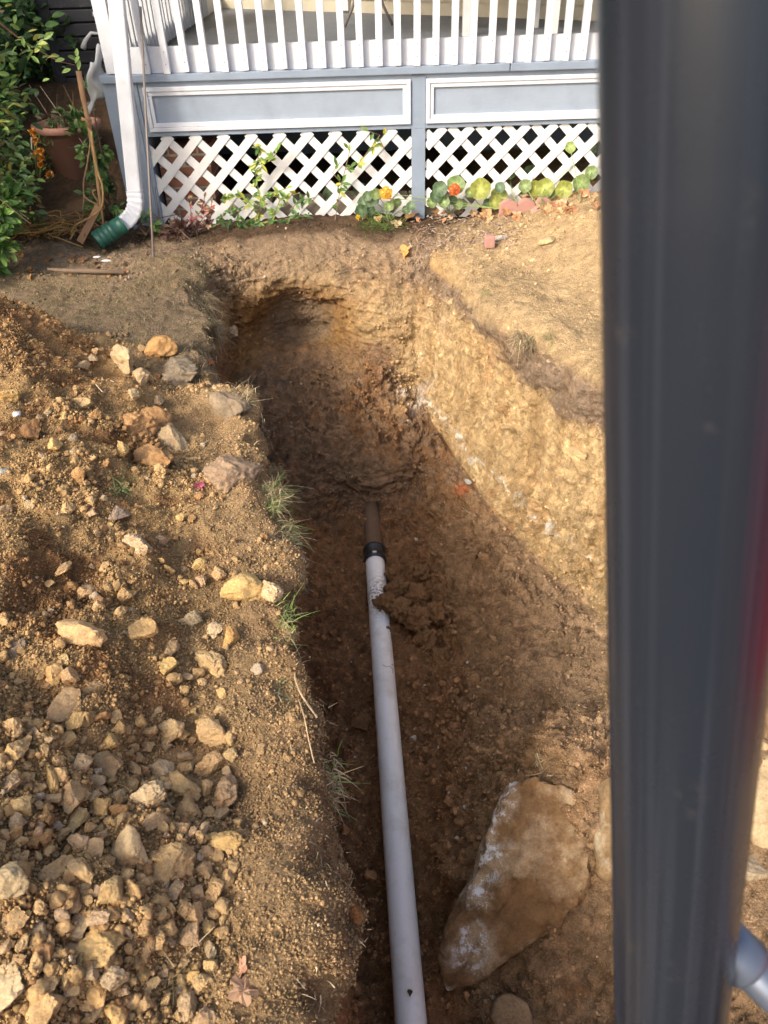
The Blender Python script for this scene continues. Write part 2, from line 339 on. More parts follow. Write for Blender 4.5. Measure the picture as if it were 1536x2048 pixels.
G = resample(resample(CG, NR, 0), NC, 1)
nr, ncl = G.shape[:2]
cidx = np.concatenate([i+np.arange(n)/n for i, n in enumerate(NC)]+[[len(NC)]])     # column parameter 0..15
CI = np.broadcast_to(cidx[None, :], (nr, ncl)).ravel()
P = G.reshape(-1, 3).copy()
x, y, z = P.T
rimx = np.interp(y, [-.3, .85, 1.52, 2.42, 3.25, 3.85, 4.45, 5.2], [-.15, -.16, -.30, -.43, -.73, -.93, -1.08, -1.2])
out = sst(-.2, -.02, z)*((CI < 4.3) | (CI > 11.7) | (y > 5.1))
# heap of spoil on the left bank, its back foot running from the rim out to the left
nfoot = np.array([-.447, -.894]); dist = (x+.75)*nfoot[0]*-1+(y-3.62)*nfoot[1]      # distance towards the camera from the back foot
dist = (-(y-3.62)*.894-(x+.8)*.447)
hl = .30*sst(0, .75, dist)*sst(.12, 1.0, rimx-x)*(CI < 4.5)
hl += .16*np.exp(-((x+2.0)**2/.25+(y-3.35)**2/.2))+.12*np.exp(-((x+.95)**2/.12+(y-.75)**2/.2))
hl += .02*np.exp(-(((rimx-x)-.12)/.12)**2)*sst(3.3, 2.6, y)*(CI < 4.2)
z = z+np.where(CI < 4.5, hl, 0)*(1-sst(3.6, 4.8, y)*sst(-2.5, -2, x))
# mound on the right bank, ground rising behind on the left
hr = .20*np.exp(-((x-1.75)**2/.5+(y-4.9)**2/.5))+.16*sst(.35, 1.0, x-np.interp(y, [3, 4, 5], [1.3, .7, .4]))*sst(5.9, 4.9, y)*sst(2.5, 3.2, y)
hr += .10*sst(.6, 1.6, x)*sst(5.0, 5.8, y)*sst(7, 6, y)
z = z+np.where((CI > 11.9) | (y > 5.2), hr, 0)*out
z = z+np.where(x < -1.9, .62*sst(6.3, 8.0, y)*sst(-1.9, -2.2, x), 0)
P = np.stack([x, y, z], 1)
def push(c, r, v, p=1.):
    global P
    d = np.linalg.norm((P-np.array(c))/np.array(r), axis=1); P = P+np.exp(-(d*d)*p)[:, None]*np.array(v)
inn = (CI > 4.2) & (CI < 11.8)
push(at(590, 655, y=5.0), (.34, .35, .22), (0, .30, 0)); push(at(600, 700, y=4.98), (.30, .30, .13), (-.02, .34, -.02)); push(at(520, 720, y=4.8), (.16, .2, .15), (-.10, .10, .0)); push(at(650, 640, y=4.98), (.2, .2, .10), (.02, .12, .04))           # hollow under the head wall
push(at(745, 1045, z=-1.12), (.2, .22, .10), (0, .10, .0)); push(at(748, 955, z=-.93), (.34, .16, .07), (0, -.06, .015)); push(at(690, 1010, z=-1.05), (.12, .16, .10), (-.02, .22, 0))             # hollow where the old pipe enters
push((.2, 3.95, -1.08), (.15, .2, .13), (.06, .24, -.03)); push((-.18, 3.75, -1.12), (.16, .2, .10), (-.04, .12, -.03))
push(at(860, 1330, z=-1.15), (.2, .3, .2), (0, 0, .05))
push(at(1195, 1640, z=-.74), (.10, .16, .3), (-.02, 0, .07)); push(at(1110, 1545, z=-.72), (.16, .07, .3), (0, -.03, .05))
def normals(P):
    g = P.reshape(nr, ncl, 3); du = np.gradient(g, axis=1); dv = np.gradient(g, axis=0); n = np.cross(du, dv); n /= np.maximum(np.linalg.norm(n, axis=2, keepdims=True), 1e-9); return n.reshape(-1, 3)
N = normals(P)
near = (np.abs(P[:, 0]) < 3.4) & (P[:, 1] > -.6) & (P[:, 1] < 8)
idx = np.nonzero(near)[0]; Q = P[idx]; ci = CI[idx]; qz = Q[:, 2].copy()
wall = sst(4.0, 4.5, ci)*(1-sst(11.6, 12.0, ci))*sst(5.35, 5.1, Q[:, 1]); bank = 1-wall
big = fbm(Q, 2.2, 3, 1); med = fbm(Q, 7, 3, 5); fin = fbm(Q, 24, 3, 9); w1, w2 = worley(Q+.04*np.stack([med, fin, big], 1), 11, 3); lump = np.clip(1-w1*1.25, -.3, 1)
v1, v2 = worley(Q+.02*np.stack([fin, med, fin], 1), 27, 8); lump2 = np.clip(1-v1*1.25, -.3, 1)
heap = sst(.03, .16, qz)*(ci < 4.6); qx = Q[:, 0]; qy = Q[:, 1]
redge = np.clip(1-np.abs(v2-v1)*4, 0, 1)
crm = fbm(Q, 60, 2, 13); disp = bank*np.exp(-((ci-3.9)/.9)**2)*(qy < 3.6)*(.022*fbm(Q, 9, 3, 75)+.03*np.clip(fbm(Q, 5, 2, 76)-.1, -.6, .3)) + bank*(ci < 4.6)*sst(-.02, .1, qz)*(.035*fbm(Q, 3.4, 2, 71)+.03*np.clip(fbm(Q, 5.5, 2, 73), -1, .25)) + bank*(.022*big+.014*med+.006*fin+.003*crm)+heap*(.02*med+.024*lump+.013*lump2+.006*crm)*(.5+.5*sst(.0, .5, np.interp(qy, [-.3, .85, 1.52, 2.42, 3.25, 3.85, 4.45, 5.2], [-.15, -.15, -.26, -.38, -.73, -.93, -1.08, -1.2])-qx))
rw = sst(9.7, 10.1, ci); disp += wall*((.035-.012*rw)*big+(.022-.010*rw)*med+(.012-.009*rw)*fin+(.012-.012*rw)*lump+(.006-.005*rw)*lump2+.004*fbm(Q, 55, 2, 12))
QW = Q*np.array([1, 1, 1.5])+.035*np.stack([fin, med, fin[::-1]*0+big], 1); ck1 = wcell(QW, 6.5, 51); ck2 = wcell(QW, 15, 53); ck3 = wcell(QW, 34, 55)
disp += np.maximum(wall, .5*sst(4.9, 5.1, qy)*sst(5.9, 5.4, qy))*sst(-.6, .2, fbm(Q, 2, 2, 58)+.1)*(.013*ck1+.012*ck2+.006*ck3)
shelf = np.abs(fbm(Q*np.array([1, 1, 2.6]), 6, 3, 21)); disp += wall*(1-.6*rw)*(.02-.035*np.clip(shelf, 0, .8))
slump = sst(3.4, 3.8, qy)*sst(4.9, 4.7, qy)*(ci > 5.6)*(ci < 9.2); disp -= .03*np.exp(-((ci-9.92)/.07)**2)*sst(2.4, 2.8, qy)*sst(4.5, 4.2, qy); disp += slump*(.012*ck1+.014*ck2+.006*ck3+.012*lump)
rt = (ci > 8.2)*(ci < 10.6)*sst(3.6, 3.2, qy); disp += rt*(.012*med+.006*lump+.008*ck1+.006*ck2+.004*ck3)
flr = (ci > 5.8)*(ci < 9.2)*sst(3.2, 2.8, qy); disp += flr*(.020*lump+.016*lump2+.012*med)
disp -= .02*wall*sst(.62, .2, np.abs(qy-4.95))*0
# tooth grooves scored down the right wall by the digging bucket
gw = sst(9.8, 10.2, ci)*(1-sst(11.6, 11.9, ci)); sal = .476*qx-.88*qy+.12*qz; gro = vnoise(np.stack([sal, qx*0, qz*.10], 1), 16, 33)
disp += gw*(-.022*np.clip(gro-.1, 0, 1)+.007*vnoise(np.stack([sal, qx*0, qz*.14], 1), 55, 35))*sst(-.6, .3, vnoise(Q, 2.5, 36)+.1)
Q = Q+N[idx]*disp[:, None]
rimw = np.exp(-((ci-4.05)/.35)**2)*sst(5.2, 5.0, qy)+.7*np.exp(-((ci-12.)/.4)**2)*sst(5.2, 5.0, qy)*sst(2, 2.4, qy)
Q[:, 0] += rimw*.075*fbm(np.stack([qx*.3, qy, qz*.5], 1), 5, 3, 41); Q[:, 2] += rimw*.02*fbm(Q, 9, 2, 43)
P[idx] = Q; N = normals(P)
# colours of the ground itself
x, y, z = P.T
TAN = np.array([.41, .262, .118]); RED = np.array([.245, .125, .052]); OCH = np.array([.46, .315, .155]); TOP = np.array([.235, .165, .108]); FLO = np.array([.255, .128, .055]); GRS = np.array([.20, .145, .085])
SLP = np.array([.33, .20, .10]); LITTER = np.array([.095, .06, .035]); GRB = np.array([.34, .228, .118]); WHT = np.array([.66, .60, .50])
nb = fbm(P, 1.6, 3, 61); nm = fbm(P, 5, 3, 63); nf = fbm(P, 14, 3, 66)
C = np.tile(TAN, (len(P), 1))
C = mixc(C, RED, sst(.05, .55, nm+.4*nf)*.85*(CI < 4.3))
C = mixc(C, RED, sst(2.6, 3.2, y)*sst(.1, .25, z)*.6*(CI < 4))
C = mixc(C, GRB, sst(.42, .12, np.abs(x-rimx))*(CI < 4.6)*.8)                       # dry grey crust along the left rim
flat = (CI < 4.4)*sst(.10, .03, z)*sst(3.2, 3.8, y+.35*(x+1)); C = mixc(C, GRS, flat); C = mixc(C, TOP, flat*sst(-.2, .5, nm)*.6)
C = mixc(C, TOP, sst(4.95, 5.15, y)*(x < .8)*.85)
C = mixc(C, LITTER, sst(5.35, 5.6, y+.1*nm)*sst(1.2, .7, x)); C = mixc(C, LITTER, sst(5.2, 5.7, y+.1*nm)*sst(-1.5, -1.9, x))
C = mixc(C, np.array([.40, .285, .155]), (CI > 11.8)*sst(5.75, 5.55, y+.1*nm)*sst(.3, .6, x-.0*y)*.9)
inw = sst(4.3, 4.5, CI)*(1-sst(11.75, 11.9, CI))*sst(5.32, 5.12, y)
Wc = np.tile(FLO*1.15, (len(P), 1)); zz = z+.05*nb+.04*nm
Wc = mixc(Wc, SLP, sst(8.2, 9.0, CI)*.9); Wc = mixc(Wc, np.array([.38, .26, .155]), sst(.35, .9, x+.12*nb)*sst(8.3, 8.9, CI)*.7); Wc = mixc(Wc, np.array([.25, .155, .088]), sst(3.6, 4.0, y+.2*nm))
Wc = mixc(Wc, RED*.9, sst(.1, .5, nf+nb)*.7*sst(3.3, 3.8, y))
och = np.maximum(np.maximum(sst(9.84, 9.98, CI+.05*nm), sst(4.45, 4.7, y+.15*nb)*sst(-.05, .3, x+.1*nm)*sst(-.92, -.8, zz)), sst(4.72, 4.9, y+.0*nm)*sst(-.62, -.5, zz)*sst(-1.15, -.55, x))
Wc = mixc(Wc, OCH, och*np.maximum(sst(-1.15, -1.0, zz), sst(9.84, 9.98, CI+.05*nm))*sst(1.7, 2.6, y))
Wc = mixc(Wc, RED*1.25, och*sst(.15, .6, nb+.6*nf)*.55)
Wc = mixc(Wc, np.array([.33, .185, .065]), sst(4.5, 4.8, y)*sst(.0, -.35, x)*sst(-.74, -.62, zz)*sst(-.16, -.26, zz)*.9)
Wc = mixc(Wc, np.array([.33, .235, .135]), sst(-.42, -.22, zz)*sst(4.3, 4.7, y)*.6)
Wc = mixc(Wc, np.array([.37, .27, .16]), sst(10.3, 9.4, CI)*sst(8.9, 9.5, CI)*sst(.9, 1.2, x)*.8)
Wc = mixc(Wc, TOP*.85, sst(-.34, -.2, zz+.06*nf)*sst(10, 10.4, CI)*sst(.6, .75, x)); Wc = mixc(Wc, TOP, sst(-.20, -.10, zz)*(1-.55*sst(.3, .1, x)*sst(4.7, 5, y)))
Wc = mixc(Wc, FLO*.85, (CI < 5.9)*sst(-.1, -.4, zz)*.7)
Wc = mixc(Wc, np.array([.12, .09, .065]), np.exp(-(((x+.66+.05*nf)/.10)**2+((y-4.74-.4*(x+.66))/.05)**2))*.8)    # grey clay seam
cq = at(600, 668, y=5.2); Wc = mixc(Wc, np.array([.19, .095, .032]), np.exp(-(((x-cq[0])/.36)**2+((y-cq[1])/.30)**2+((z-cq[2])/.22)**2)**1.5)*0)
line = .90-.06*sst(3.4, 4.4, y)
Wc = mixc(Wc, WHT, sst(.026, .004, np.abs(z+line+.04*nm+.02*nf))*sst(.1, .5, fbm(P, 30, 3, 97)+.35+.4*nb)*(CI > 9.6)*sst(2.9, 3.1, y)*.8)
Wc = mixc(Wc, WHT*.75, np.exp(-(((x-.22)/.13)**2+((y-4.62)/.12)**2))*sst(-.1, .4, nf)*.8)
Wc = mixc(Wc, np.array([.42, .11, .04]), np.exp(-(np.linalg.norm(P-at(925, 980, z=-1.0), axis=1)/.045)**2)*.8)
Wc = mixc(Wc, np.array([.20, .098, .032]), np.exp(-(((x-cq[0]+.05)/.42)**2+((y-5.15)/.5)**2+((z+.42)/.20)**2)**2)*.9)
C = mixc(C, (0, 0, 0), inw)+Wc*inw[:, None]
cell = lambda f, s: (_h(*(np.floor((P[:, i]+.02*nf+.03*nm)*f).astype(np.int64) for i in range(3)), s) & 1023)/1023.
chip = sst(.80, .88, fbm(P, 26, 3, 91)*.9+.42); sal_ = .476*x-.88*y+.12*z; stripe = vnoise(np.stack([sal_, x*0, z*.10], 1), 16, 33)+.6*vnoise(np.stack([sal_, x*0, z*.14], 1), 55, 35); C = C*(1-(inw*sst(9.8, 10.2, CI)*.22*np.clip(stripe, -.5, 1))[:, None]*np.array([.8, 1., 1.25]))
hst = vnoise(np.stack([x, x*0, z*.14+y*.05], 1), 20, 37); C = C*(1-(inw*sst(4.85, 5.0, y)*(CI < 9.8)*.18*hst)[:, None]); C = C*(1+inw*(.28*chip*sst(9.5, 10.2, CI)+.16*(cell(22, 4)-.5)+.18*fbm(P, 40, 2, 93)))[:, None]
C = C*(1+.14*nb+.12*nf)[:, None]
F = (np.arange(nr-1)[:, None]*ncl+np.arange(ncl-1)[None, :]).ravel(); F = np.stack([F, F+1, F+ncl+1, F+ncl], 1)
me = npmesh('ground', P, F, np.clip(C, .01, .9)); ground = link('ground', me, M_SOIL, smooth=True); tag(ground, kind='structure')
del big, med, fin
# projection of the ground, to find where things stand on it
def project(P):
    v = P-CAM; dpt = v @ fwv; return 768+FPX*(v @ crv)/dpt, 1024-FPX*(v @ cuv)/dpt, dpt
vis = (P[:, 1] > .2) & (P[:, 1] < 9) & (np.abs(P[:, 0]) < 4); VI = np.nonzero(vis)[0]
sx, sy, sd = project(P[VI]); facing = ((P[VI]-CAM)*N[VI]).sum(1) < 0
def hit(px, py, r=7):
    m = (np.abs(sx-px) < r) & (np.abs(sy-py) < r) & (sd > .3)
    if not m.any(): return hit(px, py, r*2)
    k = np.nonzero(m)[0]; dm = sd[k].min(); k = k[sd[k] < dm+.12]
    j = k[np.argmin((sx[k]-px)**2+(sy[k]-py)**2)]; return P[VI[j]], N[VI[j]], sd[j]
gz = {}
def groundz(gx, gy):
    m = VI[(np.abs(P[VI, 0]-gx) < .05) & (np.abs(P[VI, 1]-gy) < .05)]
    return float(P[m, 2].max()) if len(m) else 0.
# ------------------------------------------------------------------ stones and clods
def stone(seed, sub, cuts=9, rough=.05, lo=.50, hi=.85, pf=.92):
    bm = bmesh.new(); bmesh.ops.create_icosphere(bm, subdivisions=sub, radius=1); V = np.array([v.co for v in bm.verts]); Fc = np.array([[v.index for v in f.verts] for f in bm.faces]); bm.free()
    rg = np.random.default_rng(seed)
    for _ in range(cuts):
        n = rg.normal(size=3); n /= np.linalg.norm(n); d = rg.uniform(lo, hi); k = V @ n; V = V-np.outer(np.maximum(k-d, 0)*pf, n)
    V = V*rg.uniform(.75, 1.15, 3); s = seed % 97
    V = V+V/np.linalg.norm(V, axis=1, keepdims=True)*(rough*(fbm(V+s, 1.7, 2, s)*1.3+fbm(V+s, 5, 3, s+5)*.7))[:, None]
    return V, Fc
def rotm(n, rg):
    q = rg.normal(size=(n, 4)); q /= np.linalg.norm(q, axis=1, keepdims=True); a, b, c, d = q.T
    return np.stack([np.stack([1-2*(c*c+d*d), 2*(b*c-a*d), 2*(b*d+a*c)], 1), np.stack([2*(b*c+a*d), 1-2*(b*b+d*d), 2*(c*d-a*b)], 1), np.stack([2*(b*d-a*c), 2*(c*d+a*b), 1-2*(b*b+c*c)], 1)], 1)
def scatter(name, mask, n, r0, r1, power, colfn, sub=2, bury=.3, weight=None, nbase=10, seed=0):
    rg = np.random.default_rng(seed); I = np.nonzero(mask)[0]
    w_ = AREA[I] if weight is None else AREA[I]*weight[I]; pick = rg.choice(I, n, p=w_/w_.sum())
    u = rg.random(n); r = (r0**-power+u*(r1**-power-r0**-power))**(-1/power)
    pos = P[pick]+rg.normal(size=(n, 3))*.004+N[pick]*(r*(1-2*bury))[:, None]*.6; Rm = rotm(n, rg); cols = colfn(P[pick], pick, rg, n)
    Vs = []; Fs = []; Cs = []; off = 0
    for b in range(nbase):
        k = np.nonzero(np.arange(n) % nbase == b)[0]; V, Fc = stone(seed*31+b+1, sub, 9, .17)
        W_ = np.einsum('nij,vj->nvi', Rm[k], V)*r[k][:, None, None]+pos[k][:, None, :]; nv = len(V)
        Vs.append(W_.reshape(-1, 3)); Fs.append((Fc[None]+(np.arange(len(k))*nv)[:, None, None]+off).reshape(-1, 3)); off += nv*len(k); Cs.append(np.repeat(cols[k], nv, 0))
    me = npmesh(name, np.concatenate(Vs), np.concatenate(Fs), np.concatenate(Cs)); o = link(name, me, M_STONES, smooth=sub > 2); return tag(o, kind='stuff')
g = P.reshape(nr, ncl, 3); AREA = (np.linalg.norm(np.gradient(g, axis=0), axis=2)*np.linalg.norm(np.gradient(g, axis=1), axis=2)).ravel()
AREA[np.abs(P[:, 0]) > 4] = 0; px_, py_, pd_ = project(P); inview = (px_ > -60) & (px_ < 1600) & (py_ > -60) & (py_ < 2110) & (pd_ > .3) & (P[:, 1] > .3) & (P[:, 1] < 6.3)
def c_heap(p, k, rg, n):
    base = C[k]*.75+.25*np.array([.48, .31, .14]); v = rg.uniform(.75, 1.25, (n, 1)); c = base*v
    gr = rg.random(n) < .03; c[gr] = np.array([.42, .33, .22])*v[gr]; rd = rg.random(n) < .08; c[rd] = np.array([.34, .19, .085])*v[rd]; return c
def c_same(p, k, rg, n):
    c = C[k]*rg.uniform(.75, 1.25, (n, 1)); wv = rg.random(n) < .012; c[wv] = (.45, .38, .29); return c
heapm = inview & (CI < 4.2) & (P[:, 2] > .03) & ((P[:, 1] < 3.9)); dens = (.14+1.3*sst(.0, .5, fbm(P, 3.6, 3, 77))+1.0*sst(1.7, 1.0, P[:, 1])*sst(-.35, -.55, P[:, 0]))*(.35+.65*sst(.1, .45, rimx-P[:, 0]))
tag(scatter('heap_crumbs', heapm, 34000, .0022, .0095, 1.9, c_heap, 2, .3, dens, seed=1), 'fine crumbs and gravel lying on the spoil heap left of the trench', 'gravel')
tag(scatter('heap_lumps', heapm & (AREA > 0), 800, .010, .022, 2.4, c_heap, 3, .3, dens, seed=2), 'small tan lumps of earth spread through the spoil heap left of the trench', 'earth lumps')
flo = inview & (CI > 5.6) & (CI < 10.2) & (P[:, 1] < 4.9)
tag(scatter('trench_crumbs', flo, 15000, .003, .017, 2.1, c_same, 2, .35, .3+sst(-.2, .5, fbm(P, 4, 2, 78))+1.5*sst(.25, .08, np.abs(P[:, 0]-.0))*sst(2.6, 1.6, P[:, 1]), seed=3), 'dark damp crumbs over the floor and slopes of the trench', 'gravel')
wl = inview & (CI > 9.6) & (P[:, 1] > 2.2); tag(scatter('wall_pebbles', wl, 2200, .0035, .016, 2.0, lambda p, k, rg, n: C[k]*rg.uniform(.8, 1.35, (n, 1)), 2, .6, None, seed=4), 'pebbles set in the ochre trench wall and over the right bank', 'pebbles')
hw = inview & (P[:, 1] > 4.4) & (P[:, 1] < 5.7) & (P[:, 2] > -1); tag(scatter('bank_crumbs', hw, 9000, .003, .018, 2.0, c_same, 2, .45, None, seed=5), 'crumbs of dry soil on the bank in front of the lattice', 'gravel')
fl2 = inview & (CI > 5.6) & (CI < 9.3) & (P[:, 1] < 2.9)
tag(scatter('trench_lumps', fl2, 2200, .007, .028, 2.2, c_same, 3, .35, .15+sst(-.1, .5, fbm(P, 4, 3, 79))*sst(2.9, 1.9, P[:, 1]), seed=8), 'dark damp lumps crowded on the trench floor along both sides of the white pipe', 'earth lumps')
fin_ = inview & (CI < 4.35) & (P[:, 1] < 4.0)
tag(scatter('heap_grit', fin_, 120000, .0014, .0062, 1.7, lambda p, k, rg, n: C[k]*rg.uniform(.75, 1.35, (n, 1)), 1, .3, (.5+sst(-.4, .4, fbm(P, 9, 3, 101)))*(.4+1.6*sst(3.2, 1.0, P[:, 1])), seed=6), 'powdery grit and dust covering the left bank', 'grit')
fi2 = inview & (CI > 4.35) & (P[:, 1] < 5.75) & (CI < 13.5)
tag(scatter('trench_grit', fi2, 150000, .0014, .0065, 1.6, lambda p, k, rg, n: C[k]*rg.uniform(.65, 1.4, (n, 1)), 1, .45, (.4+sst(-.4, .4, fbm(P, 7, 3, 103)))*(.5+1.2*sst(3.4, 1.2, P[:, 1])), seed=7), 'fine grit clinging to the trench walls, floor and right bank', 'grit')
# individually countable clods: each has its own object
VARI = []
for i in range(12):
    V, Fc = stone(500+i*13, 5, 7+i % 5, .07, .42, .78, .985); V = V*(1+(.05*fbm(V+i, 5, 4, i)-.05*np.abs(fbm(V+i, 9, 3, i+50)))*(1+i % 3*.5))[:, None] if 0 else V*(1+((.05*fbm(V+i, 5, 4, i)-.06*np.abs(fbm(V+i, 8, 3, i+50)))*(.5+.6*(i % 3))))[:, None]; VARI.append(npmesh('clod_shape', V, Fc))
for m_ in VARI: m_.materials.append(M_CLOD); m_.polygons.foreach_set('use_smooth', [True]*len(m_.polygons))
def clod(px, py, wpx, label, cat='stone', name='clod', col=(.45, .31, .165), asp=(1, 1, .75), group=None, vi=None, bury=.3, rz=None):
    p, n, d = hit(px, py); r = wpx*d/FPX/2*1.25
    o = bpy.data.objects.new(name, VARI[random.randrange(12) if vi is None else vi]); COL.objects.link(o)
    o.scale = tuple(r*a for a in asp); o.rotation_euler = (random.uniform(-.3, .3), random.uniform(-.3, .3), random.uniform(0, 6.28) if rz is None else rz)
    o.location = Vector(p)+Vector(n)*float(r*asp[2]*(1-2*bury))*.7; o.color = (*jit(col, .1), 1); tag(o, label, cat, group); return o
TC = (.48, .32, .155); YC = (.53, .35, .145); GC = (.43, .31, .18); RC = (.36, .205, .09); LC = (.60, .44, .245)
NAMED = [
 (265, 1700, 100, 'large pale triangular stone, the biggest on the lower left spoil heap', LC, (1.0, 1.1, .6), 3),
 (345, 1735, 86, 'rough tan clod directly right of the large triangular stone', TC, (.8, 1.15, .6), 5),
 (220, 1540, 74, 'rough brown rounded clod, leftmost of the tight stone cluster above the triangular stone', (.38, .25, .13), (1, 1, .8), 1),
 (318, 1540, 60, 'smooth pale faceted stone at the right of the cluster above the triangular stone', LC, (1, .9, .8), 7),
 (297, 1602, 60, 'smooth pale stone, lowest of the cluster above the triangular stone', LC, (.9, 1.05, .8), 2),
 (272, 1542, 38, 'small tan stone between the brown clod and the pale faceted stone', TC, (.9, 1.1, .8), 4),
 (262, 1580, 36, 'small square tan stone just above the lowest stone of the cluster', TC, (1, .9, .8), 8),
 (490, 1182, 58, 'big crumbly yellow clod at the trench rim, left of the round stone', YC, (1, 1.1, .8), 0),
 (536, 1192, 46, 'smooth rounded pale stone sitting on the left rim of the trench', LC, (.85, 1.15, .8), 2),
 (290, 1266, 54, 'angular yellow stone in the middle of the left heap', YC, (1.1, .85, .7), 6),
 (163, 1270, 84, 'long tan clod lying left of the angular yellow stone', TC, (1.35, .75, .65), 9),
 (466, 1280, 42, 'orange brown rounded stone below the big yellow clod at the rim', (.46, .27, .10), (1, .95, .8), 10),
 (340, 1302, 40, 'smooth tan pebble right below the angular yellow stone', TC, (1, 1, .8), 11),
 (424, 1335, 58, 'crumbly domed clod standing left of the rim below the orange stone', TC, (1, 1, .85), 5),
 (430, 1262, 34, 'flat pale stone a little left of the orange brown stone', LC, (1.2, .8, .5), 3),
 (25, 1310, 72, 'flat greyish brown rock at the left edge of the picture', (.33, .24, .16), (1.2, .9, .5), 1),
 (135, 1420, 66, 'half buried brown boulder with a flat face in the left heap', (.37, .24, .13), (1, 1, .7), 6),
 (158, 1448, 60, 'slab shaped yellow clod lying across the half buried boulder', YC, (1.3, .6, .5), 4),
 (185, 1380, 46, 'upright crumbly clod behind the half buried boulder', TC, (.8, 1, 1.1), 8),
 (340, 883, 96, 'long angular yellow rock with a grey side in the upper left heap', (.43, .31, .18), (1.35, .6, .6), 7),
 (315, 935, 84, 'large brown clod with grey crust below the long angular yellow rock', RC, (1, 1.1, .8), 5),
 (240, 722, 86, 'long pale knobbly rock pointing down right on the upper heap', (.46, .33, .19), (1.6, .5, .5), 9),
 (325, 706, 50, 'orange crumbly clod below the flat ground in the upper heap', (.42, .24, .09), (1, 1, .8), 0),
 (368, 752, 84, 'big grey brown turf lump with dry roots near the upper left rim', (.24, .185, .125), (1, .95, .75), 11),
 (303, 845, 66, 'broad brown clod above the long angular yellow rock', RC, (1.2, .9, .7), 10),
 (270, 860, 72, 'brown faceted clod left of the long angular yellow rock', RC, (1.2, .8, .7), 2),
 (60, 870, 58, 'tall dark brown clod in the upper left heap', (.22, .12, .055), (.8, 1, 1), 1),
 (115, 895, 34, 'yellow rounded stone next to the tall dark brown clod', YC, (1, .9, .8), 3),
 (160, 815, 36, 'tan angular stone in the hollow of the upper heap', TC, (1, 1, .8), 6),
 (275, 1095, 48, 'smooth tan egg shaped stone at mid height of the heap', (.43, .3, .18), (.85, 1.2, .8), 2),
 (236, 1030, 46, 'sloping grey tan stone above the egg shaped stone', (.36, .27, .18), (.8, 1.2, .7), 7),
 (470, 960, 90, 'large turf clod hanging together at the rim beside the grass', (.28, .2, .125), (1, 1.05, .8), 8),
 (455, 815, 96, 'grey brown turf slab on the rim under the straw tuft', (.29, .215, .14), (1.3, .9, .55), 4),
 (110, 1745, 60, 'crumbly tan clod left of the triangular stone with a darker top', TC, (1, 1, .8), 5),
 (155, 1735, 56, 'kidney shaped tan clod between the crumbly clod and the triangular stone', TC, (1.2, .9, .7), 10),
 (25, 1770, 62, 'grey tan clod at the left edge beside the crumbly clod', GC, (1, 1, .8), 0),
 (205, 1620, 56, 'rough yellow clod below the brown rounded clod of the cluster', YC, (1, 1, .75), 9),
 (150, 1650, 46, 'pitted tan clod left of the rough yellow clod', TC, (1, 1, .8), 11),
 (95, 1555, 46, 'upright angular yellow clod in the lower left heap', YC, (.7, 1.2, .8), 3),
 (120, 1550, 36, 'tan angular stone right beside the upright yellow clod', TC, (.9, 1.1, .8), 7),
 (95, 2020, 86, 'big rounded clod cut off by the bottom edge of the picture', TC, (1, 1, .85), 1),
 (20, 1985, 80, 'big pale clod in the bottom left corner', LC, (1, 1, .8), 6),
 (200, 1885, 74, 'broad yellow crumbly clod in the lowest part of the heap', YC, (1.1, 1, .8), 8),
 (130, 1950, 46, 'long narrow clod standing between the two bottom clods', TC, (.55, 1.4, .7), 9),
 (195, 1990, 40, 'small square yellow clod near the bottom edge', YC, (1, 1, .8), 0),
 (50, 1890, 42, 'faceted tan clod above the big pale corner clod', TC, (.9, 1.1, .8), 4),
 (380, 1250, 40, 'round yellow grey stone left of the flat pale stone', (.42, .31, .18), (1, 1, .8), 2),
 (55, 955, 22, 'small pale blue grey stone chip on the left heap', (.48, .50, .47), (1.3, .7, .4), 3),
 (35, 832, 16, 'small white pebble on the upper left heap', (.62, .6, .57), (1, .8, .6), 2),
 (8, 945, 26, 'grey stone at the left edge of the heap', (.36, .34, .32), (1, 1, .6), 7),
 (905, 607, 26, 'flat tan stone sticking out high in the right trench wall', (.45, .31, .16), (1.3, .8, .5), 4),
 (938, 965, 16, 'grey chip stuck in the foot of the right trench wall', (.33, .3, .27), (1, 1, .6), 3),
 (1160, 905, 34, 'pale tan stone set in the ochre wall near the post', (.52, .38, .2), (1.3, .8, .5), 6),
 (1000, 480, 20, 'grey white stone on the right mound beside the pink brick piece', (.48, .42, .34), (1.2, .9, .8), 5),
 (1095, 490, 26, 'tan stone on the sunny right mound', (.48, .36, .2), (1.2, 1, .8), 8),
 (725, 1445, 50, 'brown earth clod leaning against the left side of the white pipe', (.2, .11, .045), (1, 1, .8), 1),
 (705, 1822, 40, 'reddish brown clod on the trench floor left of the pipe', (.22, .10, .04), (1, 1, .8), 5),
 (925, 1625, 18, 'small grey tan stone on the trench floor right of the pipe', (.35, .27, .19), (.8, 1.2, .7), 3),
 (1510, 1740, 66, 'pale weathered stone seen right of the black post', (.45, .36, .23), (1, 1.2, .7), 6),
 (1530, 1500, 40, 'tan stone at the right edge of the picture, behind the black post', (.45, .33, .19), (1, 1, .7), 9),
 (465, 665, 26, 'rounded tan stone bedded in the upper left rim', (.4, .29, .17), (.9, 1.2, .7), 2),
 (420, 728, 20, 'brick red stone in the roots of the upper left rim', (.32, .11, .055), (1, 1, .7), 3),
]
for a in NAMED[1:]: clod(a[0], a[1], a[2], a[3], col=a[4], asp=a[5], vi=a[6], name='stone')
cnt = 0; tries = 0; used = [(a[0], a[1], a[2]*.45) for a in NAMED]
